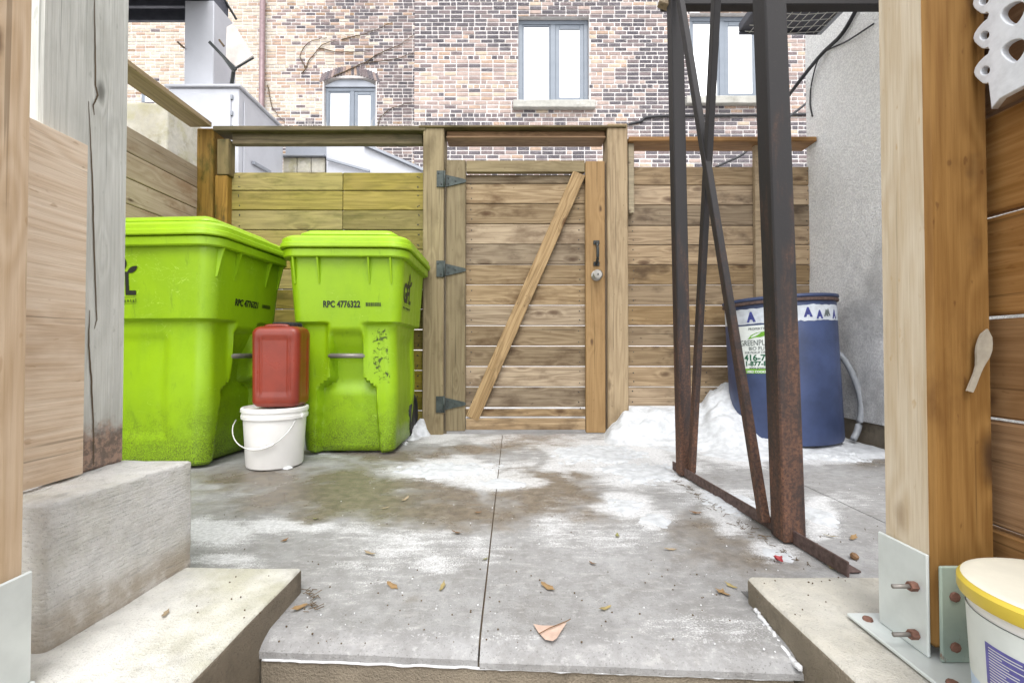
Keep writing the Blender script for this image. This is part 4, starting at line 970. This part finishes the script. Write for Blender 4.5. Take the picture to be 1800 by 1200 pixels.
    yb0 = -bin_dims(.44)[1]
    tube('lift_bar', root, [(-.088, yb0 + .014, .452), (.088, yb0 + .014, .452)], .011, 'greybar', 12, mw=RM)
    # wheels, axle, handle at the back
    for sx in (-1, 1):
        wm = RM @ tr((sx * .205, (.232 + .235 * (ky - 1)), .117), (0, R(90), 0))
        wh = lathe('wheel', root, [(0, -.026), (.05, -.026), (.06, -.022), (.085, -.022), (.092, -.028), (.108, -.028), (.114, -.022), (.1165, -.01), (.1165, .01), (.114, .022), (.108, .028), (.092, .028), (.085, .022), (.06, .022), (.05, .026), (0, .026)], 'rubber', 36, wm)
        for k in range(30):
            a = 2 * math.pi * k / 30
            mobj('tread', boxmesh(.006, .010, .046, .001, 'rubber'), wh, wm @ Matrix.Rotation(a, 4, 'Z') @ tr((.117, 0, 0), (R(16), 0, 0)))
    tube('axle', root, [(-.2, (.232 + .235 * (ky - 1)), .117), (.2, (.232 + .235 * (ky - 1)), .117)], .012, 'greybar', 10, mw=RM)
    tube('handle', root, smooth_path([(-.2, hd + .02, .90), (-.2, hd + .07, .93), (-.19, hd + .085, .935), (.19, hd + .085, .935), (.2, hd + .07, .93), (.2, hd + .02, .90)], 4), .014, 'bin', 8, mw=RM)
    # serial number on the front
    ang = math.atan2(.075, HB)
    tm = textmesh(serial, .040, .0004, .0012, 'LEFT', .80)
    yy = -bin_dims(.66)[1] - .0014
    fm = RM @ tr((-.105, yy, .668), (R(90) + ang, 0, 0))
    mobj('serial_number', tm, body, fm, 'print')
    random.seed(sum(map(ord, serial)))
    bmm = bmesh.new(); x = 0.0
    while x < .072:
        ww = random.choice((.0012, .002, .0032)); v = [bmm.verts.new(p) for p in ((x, .004, 0), (x + ww, .004, 0), (x + ww, .021, 0), (x, .021, 0))]; bmm.faces.new(v); x += ww + random.choice((.001, .0018))
    mobj('code_bars', from_bm('bars', bmm), body, fm @ tr((.205, 0, .0006)), 'print')
    # emblem on both sides
    sa = math.atan2(.058, HB)
    for sgn in (1, -1):
        xx = sgn * (bin_dims(.70)[0] + .0016)
        em = RM @ tr((xx, (-.235 if sgn > 0 else .075 + em_off), .70)) @ (Matrix.Rotation(R(90) * sgn, 4, 'Z') @ Matrix.Rotation(R(90) - 0 + sa, 4, 'X'))
        lt = mobj('lettering', textmesh('GFL', .125, .0004, .0035, 'LEFT', .78), body, em, 'print')
        x_end = max(v.co.x for v in lt.data.vertices); ln = x_end - .035
        def leaf(cx_, cz, a, l, wd):
            pts = []
            for i in range(13): t = i / 12; pts.append((l * t, wd * math.sin(math.pi * t) ** .8))
            for i in range(11, 0, -1): t = i / 12; pts.append((l * t, -wd * math.sin(math.pi * t) ** .8))
            bq = bmesh.new(); bq.faces.new([bq.verts.new((cx_ + px_ * math.cos(a) - pz_ * math.sin(a), cz + px_ * math.sin(a) + pz_ * math.cos(a), .0006)) for px_, pz_ in pts])
            mobj('emblem_leaf', from_bm('leaf', bq), body, em, 'print')
        leaf(ln - .012, .098, R(92), .048, .012); leaf(ln + .0, .085, R(28), .052, .011); leaf(ln - .02, .085, R(150), .034, .008)
        # small outlined caption
        cap_ = textmesh('environmental', .021, .0003, 0, 'LEFT', 1.0, 1.35); cw = max(v.co.x for v in cap_.vertices)
        for v in cap_.vertices: v.co.x *= (x_end - .004) / cw
        mobj('caption', cap_, body, em @ tr((.003, -.032, 0)), 'print')
        for zz_ in (-.038, -.013):
            bq = bmesh.new(); bq.faces.new([bq.verts.new(p) for p in ((0, zz_, .0006), (x_end, zz_, .0006), (x_end, zz_ + .0012, .0006), (0, zz_ + .0012, .0006))]); mobj('caption_line', from_bm('line', bq), body, em, 'print')
    return root, RM, body
# second bin faces the camera, first one is turned towards the walk
b2 = Vector((-.810, 2.575, 0.0)); b1 = Vector((-1.645, 2.300, 0.0))
r2, RM2, body2 = make_bin('lime green wheeled bin with serial RPC 4776322 standing next to the gate', b2, R(1), 'RPC 4776322')
r1, RM1, body1 = make_bin('lime green wheeled bin with serial RPC 4776321 turned sideways by the grey post', b1, R(86), 'RPC 4776321', 1.3, .05)
# rubbed black scuff patches on the front of the second bin
for (x0, x1, z0_, z1_) in ((.135, .215, .46, .575), (.135, .215, .33, .45)):
    bq = bmesh.new(); vs = {}
    for i in range(9):
        for j in range(9):
            x = x0 + (x1 - x0) * i / 8; z = z0_ + (z1_ - z0_) * j / 8; hw_, hd = bin_dims(z - .012); ins = .026 * sm(.22, SHO, z - .012) * (1 - sm(SHO - .008, SHO + .008, z - .012))
            vs[i, j] = bq.verts.new((x * (1 - ins / hw_), -hd + ins - .0012 + (.0 if x < hw_ - .055 else .055 - math.sqrt(max(0, .055 ** 2 - (x - hw_ + .055) ** 2))), z))
    for i in range(8):
        for j in range(8): bq.faces.new((vs[i, j], vs[i + 1, j], vs[i + 1, j + 1], vs[i, j + 1]))
    mobj('scuff_mark', from_bm('scuff', bq, True), body2, RM2, 'scuff')

# ================================================================== PAIL AND JERRYCAN
pb_ = PZ(459, 829); pcn = Vector((pb_.x, pb_.y + .118, 0))
pl_ = thing('white_pail', 'white plastic pail with wire handle standing before the green bins', 'pail', pcn, 0.0, None, None, (.92, .92, 1))
lathe('shell', pl_, [(0, .003), (.118, .003), (.124, .006), (.127, .012), (.140, .215), (.140, .218)], 'whiteplastic', 48, W[pl_])
lathe('lid', pl_, [(.141, .2185), (.149, .2185), (.1495, .232), (.146, .234), (.146, .246), (.151, .248), (.151, .262), (.147, .266), (.138, .266), (.136, .259), (0, .258)], 'whiteplastic', 48, W[pl_])
hp = []
for i in range(21):
    a = math.pi * (1 + i / 20); u = math.cos(a); dn = -math.sin(a)
    hp.append((u * .150, -.03 - .121 * dn ** .7 if dn > 1e-6 else -.03, .225 - .125 * dn))
hh = tube('wire_handle', pl_, hp, .0028, 'wire', 6, mw=W[pl_] @ tr((0, 0, 0), (0, R(-6), R(3))))
tube('grip', hh, [Vector(hp[i]) for i in range(8, 14)], .006, 'whiteplastic', 8, mw=W[hh])
for sx in (-1, 1): lathe('ear', pl_, [(.012, 0), (.012, .008), (.006, .012), (0, .012)], 'whiteplastic', 12, W[pl_] @ tr((sx * .14, -.028, .226), (0, R(90) * sx, 0)))
jc = thing('jerrycan', 'rust red plastic jerrycan with black cap standing on the white pail', 'jerrycan', pcn + Vector((.022, .01, .2662)), R(4), None, None, (.93, .96, 1))
D = rrect(14, 6)
def jf(i, z):
    d = D[i]; r_ = .03; t = z / .345
    e = .028 * (1 - math.sqrt(max(0, 1 - (max(0, .028 - z) / .028) ** 2))) + .034 * (1 - math.sqrt(max(0, 1 - (max(0, z - .311) / .034) ** 2)))
    hw_, hd = .120 - e - .004 * (1 - t), .085 - e; x, y = rr_pt(d, hw_, hd, .03)
    if d[0] == 's' and d[1] in (0, 2):
        if .05 < z < .30:
            g_ = sum(math.exp(-((abs(x) - c_) / .0042) ** 2) for c_ in (.076, .090)); y += .005 * g_ * sm(.05, .07, z) * sm(.30, .28, z) * (1 if y < 0 else -1)
            y += .004 * (1 - sm(.060, .068, abs(x))) * sm(.04, .06, z) * sm(.31, .295, z) * (1 if y < 0 else -1)
    if d[0] == 's' and d[1] in (1, 3): x -= .004 * (1 - sm(.03, .04, abs(y))) * sm(.04, .06, z) * sm(.31, .29, z) * (1 if x > 0 else -1)
    return Vector((x, y, z))
D = rrect(40, 7)
bm = sweep(jf, [0, .003, .008, .015, .022, .03] + [.04 + i * .01 for i in range(27)] + [.311, .32, .329, .336, .341, .344, .345], len(D))
jb = mobj('shell', from_bm('jerrycan', bm, True), jc, W[jc] @ Matrix.Diagonal((.93, 1, 1.04, 1)), 'red')
tube('carry_handle', jc, smooth_path([(-.052, -.052, .347), (-.043, -.056, .359), (.043, -.056, .359), (.052, -.052, .347)], 6), .008, 'red', 8, mw=W[jc])
lathe('cap', jc, [(.062, .352), (.064, .357), (.064, .374), (.060, .377), (0, .377)], 'rubber', 36, W[jc] @ tr((.02, .012, 0)))
for k in range(24): mobj('cap_grip', boxmesh(.004, .006, .016, .001, 'rubber'), jc, W[jc] @ tr((.02, .012, .366)) @ Matrix.Rotation(2 * math.pi * k / 24, 4, 'Z') @ tr((.0645, 0, 0)))

# ================================================================== BLUE DRUM
DR = .276; DH = .765
dm = thing('blue_drum', 'worn blue drum with lettered label standing in snow by the stucco wall', 'drum', (1.535, 2.66, .025), 0, None, (R(-1.0), R(-2.2), 0))
DM = W[dm]
lathe('shell', dm, [(0, 0), (DR - .02, 0), (DR - .004, .006), (DR, .02), (DR, DH - .03), (DR - .004, DH - .02)], 'blue', 64, DM)
lathe('rim', dm, [(DR - .006, DH - .024), (DR + .010, DH - .022), (DR + .012, DH - .012), (DR + .006, DH - .006), (DR - .01, DH - .006)], 'angle', 64, DM)
lathe('lid', dm, [(DR - .012, DH - .005), (DR + .008, DH - .005), (DR + .013, DH + .001), (DR + .011, DH + .012), (DR + .002, DH + .014), (DR - .012, DH + .006), (0, DH + .008)], 'blue', 64, DM)
def wrap(me, ang, z, r=DR):
    for v in me.vertices:
        a = R(-90) + ang + v.co.x / r; rr = r + .0012 + v.co.z; v.co = Vector((rr * math.cos(a), rr * math.sin(a), z + v.co.y))
    return me
def patch(a0, a1, z0_, z1_, r=DR + .0008, wav=0.0):
    bm = bmesh.new(); n = max(2, int(abs(a1 - a0) / .06)); prev = None
    for i in range(n + 1):
        a = R(-90) + a0 + (a1 - a0) * i / n; w1 = fbm(i * .7, z0_ * 9) * wav; w2 = fbm(i * .7, z1_ * 9) * wav
        q = [bm.verts.new((r * math.cos(a), r * math.sin(a), z0_ + w1)), bm.verts.new((r * math.cos(a), r * math.sin(a), z1_ + w2))]
        if prev: bm.faces.new((prev[0], q[0], q[1], prev[1]))
        prev = q
    return from_bm('patch', bm, True)
mobj('tape_band', patch(R(-110), R(110), DH - .125, DH - .045, wav=.006), dm, DM, 'tape')
fa_ = math.atan2(-1.535, 2.66)            # angle of the side that faces the camera
ca = math.atan2(1.535, 2.66) * -1
for da, sz, dzz, col, rot in ((-62, .055, -.115, 'bluetxt', 0), (-27, .068, -.112, 'bluetxt', 0), (29, .062, -.104, 'bluetxt', -.05), (42, .055, -.115, 'bluetxt', .1), (51, .045, -.105, 'darktxt', .2), (54, .045, -.102, 'darktxt', -.1), (66, .058, -.115, 'bluetxt', 0)):
    me = textmesh('A', sz, .0003, .004 * sz / .06, 'CENTER', .85)
    mobj('lettering', wrap(me, ca + R(da), DH + dzz), dm, DM, col)
la = ca + R(-19); lh0, lh1 = .375, DH - .135
lbw = .50
mobj('label', patch(la - lbw / 2 / DR * .52, la + lbw / 2 / DR * .52, lh0, lh1, DR + .0006), dm, DM, 'label')
mobj('label_band', patch(la - .445, la + .445, lh0, lh0 + .026, DR + .0011), dm, DM, 'leafgreen')
for s, sz, z, col, sx_, of in (('PROPERTY OF', .018, .606, 'darktxt', 1.0, 0), ('GREENPLANET', .042, .524, 'darktxt', .80, 0), ('BIO FUELS', .027, .499, 'darktxt', 1.0, 0), ('FOR PICKUP OR SERVICE', .017, .481, 'darktxt', .9, 0), ('416-752-', .044, .444, 'greentxt', 1.12, .0012), ('1-877-BIO-', .034, .416, 'greentxt', 1.12, .001), ('www.greenplanet', .02, .428 + .0195, 'darktxt', .9, 0), ('USED COOKING OIL', .017, .379, 'label', 1.0, .0005)):
    if s.startswith('www'): z = .399
    me = textmesh(s, sz, .0003, of, 'CENTER', sx_)
    mobj('lettering', wrap(me, la, z, DR + .0005), dm, DM, col)
bm = bmesh.new(); pts = [(-.05, .0), (-.03, .022), (0, .034), (.05, .04), (.085, .038), (.05, .018), (.02, .010), (-.01, .010)]
bm.faces.new([bm.verts.new((x, y, 0)) for x, y in pts]); bmesh.ops.subdivide_edges(bm, edges=list(bm.edges), cuts=2); lm = from_bm('leaf', bm)
mobj('label_leaf', wrap(lm, la + R(-3), .557, DR + .0006), dm, DM, 'leafgreen')
hsq = tube('grey_hose', None, smooth_path([PY(1464, 614, 2.62), PY(1484, 632, 2.60), PY(1503, 668, 2.58), PY(1514, 710, 2.56), PY(1509, 750, 2.55), PY(1500, 772, 2.53)], 8), .016, 'hose', 12)
tag(hsq, 'bent grey plastic hose arching down beside the blue drum', 'hose')

# ================================================================== SNOW
def mound(x, y):
    px, _ = topx(Vector((x, y, 0)))
    prof = 0.0
    K = [(1060, 0), (1078, .06), (1100, .12), (1150, .15), (1195, .14), (1232, .165), (1252, .245), (1272, .285), (1300, .27), (1350, .14), (1450, .05), (1500, 0)]
    for (a, ha), (b, hb_) in zip(K, K[1:]):
        if a <= px <= b: prof = ha + (hb_ - ha) * sm(a, b, px)
    fr_y = 2.62 - .30 * sm(1130, 1320, px)
    back = sm(fr_y, 2.84, y + .05 * fbm(x * 5, y * 5, 7))
    apron = .022 * sm(fr_y - .14, fr_y + .05, y + .1 * fbm(x * 6, y * 6)) * sm(1055, 1090, px)
    h = prof * back * (1 + .22 * fbm(x * 7, y * 7, 2, 3)) + apron + .012 * fbm(x * 13, y * 13, 4, 3) * sm(0, .05, prof * back + apron)
    return h - .004
def small(cx, cy, rx, ry, h0, ph):
    def f(x, y):
        u = (x - cx) / rx + .35 * fbm(x * 9, y * 9, ph); v = (y - cy) / ry + .35 * fbm(x * 9, y * 9, ph + 4); d = u * u + v * v + (.55 if h0 < .03 else .08) * fbm(x * 38, y * 38, ph)
        return h0 * (1 - sm(.25, 1.0, d)) * (1 + .3 * fbm(x * 25, y * 25, ph)) - .003
    return f
def snow(name, label, x0, x1, y0, y1, f, n=0.012, mat='snow', kind='stuff'):
    me = grid_mesh(name, x0, x1, y0, y1, int((x1 - x0) / n), int((y1 - y0) / n), f, None, lambda v: v[2] > -.0005)
    o = mobj(name, me, None, Matrix.Identity(4), mat); return tag(o, label, 'snow', None, kind)
snow('snow_drift', 'white snow drift heaped against the board fence beside the blue drum', .5, 1.88, 2.15, 2.96, mound)
def sp(px, py, wpx, hpx, h0, label, ph, mat='snow'):
    c = PZ(px, py); rx = wpx / FPX * c.y; ry = abs(PZ(px, py - hpx).y - PZ(px, py + hpx).y) / 2
    snow('snow_patch', label, c.x - rx * 1.7, c.x + rx * 1.7, max(1.03, c.y - ry * 1.8), min(2.93, c.y + ry * 1.8), small(c.x, c.y, rx, ry, h0, ph), .009, mat)
sp(795, 826, 95, 15, .012, 'flat remnant of snow on the patio between bin and gate', 1.5)
sp(880, 850, 45, 10, .008, 'small crusted snow remnant on the joint of the patio', 7.5)
sp(1050, 797, 95, 18, .010, 'wide thin snow patch before the gate post on the patio', 3.2)
sp(1130, 830, 80, 20, .010, 'thin snow patch on the patio by the foot of the far steel post', 13.2)
sp(1100, 888, 38, 14, .009, 'bright oval snow patch in the middle of the patio', 4.4)
sp(1152, 915, 30, 13, .007, 'crusty snow patch beside the angle iron on the patio', 5.1)
sp(1290, 885, 45, 28, .010, 'snow strip lying along the rusty angle iron', 6.3)
sp(1432, 905, 30, 22, .014, 'snow patch behind the near steel post', 8.8)
sp(1450, 797, 62, 14, .022, 'snow apron at the foot of the blue drum', 9.9)
sp(756, 748, 26, 22, .09, 'snow lump behind the bin wheel at the gate post', 2.2)
sp(545, 775, 26, 18, .05, 'snow lump between the two green bins', 10.2)
sp(1375, 975, 34, 14, .006, 'small snow streak beside the near end of the angle iron', 11.7)
# ice chunks
def chunk(px, py, s, label):
    c = PZ(px, py); bm = bmesh.new(); bmesh.ops.create_icosphere(bm, subdivisions=2, radius=1.0)
    for v in bm.verts:
        k = 1 + .35 * noise.noise(v.co * 1.6 + Vector((px, 0, 0))); v.co = Vector((v.co.x * s * 1.4 * k, v.co.y * s * k, max(0, v.co.z * s * .5 * k + s * .25)))
    o = mobj('ice_chunk', from_bm('ice_chunk', bm), None, Matrix.Translation(c), 'ice'); tag(o, label, 'ice chunk')
chunk(505, 824, .017, 'small ice chunk lying at the foot of the white pail'); chunk(1487, 778, .03, 'dirty ice chunk under the end of the grey hose'); chunk(1470, 770, .022, 'small ice chunk between drum and hose end')

# ================================================================== LEAVES AND LITTER
random.seed(31)
def leafmesh(l, wd, curl, mat, seed):
    bm = bmesh.new(); n = 6; rows = []
    for i in range(n + 1):
        t = i / n; hw_ = wd * math.sin(math.pi * (t * .96 + .02)) * (1 + .35 * math.sin(seed * 9 + i * 2.3)); z = curl * (t - .5) ** 2 * 4 * l
        rows.append([bm.verts.new((l * (t - .5), s * hw_, z + abs(s) * curl * wd * 1.3 + .0015)) for s in (-1, 0, 1)])
    for a, b in zip(rows, rows[1:]):
        for k in range(2): bm.faces.new((a[k], b[k], b[k + 1], a[k + 1]))
    me = from_bm('leaf', bm, True); me.materials.append(M[mat]); return me
LV = [leafmesh(.036, .0062, .06, 'leaf0', 1), leafmesh(.034, .0045, .10, 'leaf1', 2), leafmesh(.028, .0055, .12, 'leaf2', 3), leafmesh(.034, .0040, .08, 'leaf3', 4), leafmesh(.026, .0045, .10, 'leaf4', 5)]
for i, (px, py) in enumerate([(690, 1030), (778, 1032), (500, 950), (650, 973), (556, 912), (963, 1032), (1063, 1070), (1042, 991), (1178, 966), (1085, 942), (1268, 1040), (1285, 1030), (1222, 902), (1212, 855), (1080, 885), (1500, 945), (1460, 943), (803, 937), (677, 893), (852, 983), (1270, 1042), (1465, 1000), (840, 901), (712, 878), (1370, 940)]):
    c = PZ(px, py, .002); o = mobj('fallen_leaf', LV[i % 5], None, tr(c, (random.uniform(-.2, .2), random.uniform(-.15, .15), random.uniform(0, 6.3))))
    s = random.uniform(.75, 1.2) * (.75 + .25 * c.y); o.matrix_basis = o.matrix_basis @ Matrix.Scale(s, 4)
    tag(o, 'small dry leaf right of the rusty angle iron on the patio' if px > 1430 else 'small curled dry leaf on bare concrete near the front edge of the patio' if py > 1020 else 'small curled dry leaf lying on the frosted middle of the patio', 'leaf', 'dry leaves scattered on the patio')
for i, (px, py, lb) in enumerate([(525, 1068, 'curled tan leaf caught in the corner of slab and patio'), (290, 1080, 'pale leaf scrap lying on the mossy side slab')]):
    c = PZ(px, py, .003 if i == 0 else .054); o = mobj('fallen_leaf', LV[3 * i], None, tr(c, (.2, .1, .9 + i))); tag(o, lb, 'leaf')
c = PZ(966, 1112, .003)
bm = bmesh.new(); n = 7; pts = [(-.030, .016), (-.012, .013), (.010, .012), (.036, .016), (.024, .002), (.012, -.014), (.004, -.019), (-.010, -.016), (-.022, .0)]
vs = [bm.verts.new((x * .95, y * 1.5, .002 + .05 * abs(y) + .08 * abs(x) * (x > 0))) for x, y in pts]; cv = bm.verts.new((0, 0, .0035))
for i in range(len(vs)): bm.faces.new((vs[i], vs[(i + 1) % len(vs)], cv))
o = mobj('fallen_leaf', from_bm('big_leaf', bm), None, tr(c, (0, 0, 0)), 'leafbig'); tag(o, 'large pinkish dry leaf lying near the front edge of the patio', 'leaf')
tube('stalk', o, [W[o] @ Vector(p) for p in ((-.02, -.012, .006), (.0, .004, .007), (.034, .024, .008), (.042, .028, .010))], .0009, 'leaf2', 5)
c = PZ(1366, 985, .003); o = mobj('fallen_leaf', leafmesh(.026, .011, .3, 'leafred', 9), None, tr(c, (.3, .1, .4))); tag(o, 'small red leaf lying beside the rusty angle iron', 'leaf')
o = lathe('acorn', None, [(0, 0), (.007, .001), (.010, .006), (.009, .012), (.004, .015), (0, .016)], 'leaf2', 10, tr(PZ(1499, 981, .001), (.4, .3, 0))); tag(o, 'small brown nut lying right of the angle iron', 'nut')
bm = bmesh.new()
for i in range(150):
    t = random.random(); 
    if i < 90: b = PZ(1183, 836).lerp(PZ(1440, 1000), t ** .7) + Vector((-.012 - abs(random.gauss(0, .018)), 0, .003))
    elif i < 120: b = PZ(random.uniform(530, 560), random.uniform(1035, 1075), .003) + Vector((0, 0, 0))
    else: b = PZ(random.uniform(1440, 1556), random.uniform(765, 800), .004)
    a = random.uniform(0, 6.3); l = random.uniform(.006, .022); tube_bm(bm, [b, b + Vector((math.cos(a) * l, math.sin(a) * l, random.uniform(0, .004)))], .0009, 4)
o = mobj('twig_litter', from_bm('twigs', bm), None, Matrix.Identity(4), 'twig'); tag(o, 'fine brown twig litter along the angle iron and edges', 'litter', kind='stuff')
bm = bmesh.new()
for i in range(260):
    px, py = random.uniform(345, 1550), random.uniform(790, 1140); b = PZ(px, py, .001); s = random.uniform(.0004, .0013)
    if b.y < 1.0 and abs(b.x) > .44: b.z = .053
    r_ = bmesh.ops.create_cube(bm, size=s * 2, matrix=tr(b, (random.random(), random.random(), random.random())))
o = mobj('grit', from_bm('grit', bm), None, Matrix.Identity(4), 'twig'); tag(o, 'dark grit specks strewn over the patio', 'grit', kind='stuff')
bm = bmesh.new()
for i in range(130):
    px, py = random.uniform(345, 1550), random.uniform(800, 1150); b = PZ(px, py, .001); s = random.uniform(.0004, .0014)
    r_ = bmesh.ops.create_cube(bm, size=s * 2, matrix=tr(b, (random.random(), random.random(), random.random())))
o = mobj('salt_grains', from_bm('salt', bm), None, Matrix.Identity(4), 'lime'); tag(o, 'white salt grains strewn over the patio', 'grit', kind='stuff')

# ================================================================== YELLOW-LIDDED PAIL
yc = Vector((.648, .545, .0465))
yp = thing('lidded_pail', 'white pail with yellow lid and blue printed label beside the timber post', 'pail', yc); YM = W[yp]
PR = .094
lathe('shell', yp, [(0, .002), (PR - .012, .002), (PR - .007, .008), (PR, .17), (PR, .172)], 'whiteplastic', 56, YM)
ld = lathe('lid', yp, [(PR + .001, .1725), (PR + .007, .1725), (PR + .0085, .176), (PR + .0085, .188), (PR + .005, .1925), (PR - .004, .1922)], 'yellow', 56, YM)
lathe('lid_disc', ld, [(PR + .0046, .1928), (PR + .001, .1945), (PR - .006, .1950), (0, .1955)], 'lidcream', 56, YM)
def cpatch(name, d0, d1, z0_, z1_, off_, mat):
    me = patch(R(d0), R(d1), z0_, z1_, 1.0)
    for v in me.vertices:
        rr = PR - .007 + .007 * (v.co.z - .008) / .162 + off_; v.co.x *= rr; v.co.y *= rr
    mobj(name, me, yp, YM, mat)
cpatch('label', -150, 60, .010, .148, .0006, 'labelpale')
cpatch('label_panel', -150, 60, .075, .158, .0009, 'label')
cpatch('label_line', -150, 60, .1585, .1595, .0012, 'darktxt')
cpatch('label_block', -56, -10, .084, .130, .0013, 'labelblue'); cpatch('label_block', -100, -60, .084, .132, .0013, 'labelblue'); cpatch('label_block', -8, 30, .084, .132, .0013, 'labelblue')
random.seed(3)
for k in range(13):
    z = .127 - k * .0033; cpatch('label_line', -54, -54 + random.uniform(6, 30), z, z + .0011, .0017, 'label')
    cpatch('label_line', -97, -97 + random.uniform(8, 33), z, z + .0011, .0017, 'label')
for d0, d1, a, b in ((-24, -18, .095, .112), (-26, -16, .104, .108), (-22, -20, .112, .120), (-16, -12, .098, .110)): cpatch('label_mark', d0, d1, a, b, .0017, 'label')
for k in range(6): cpatch('label_line', -90 + k * 9, -60 + k * 9, .066 - k * .006, .067 - k * .006, .0010, 'labelblue')
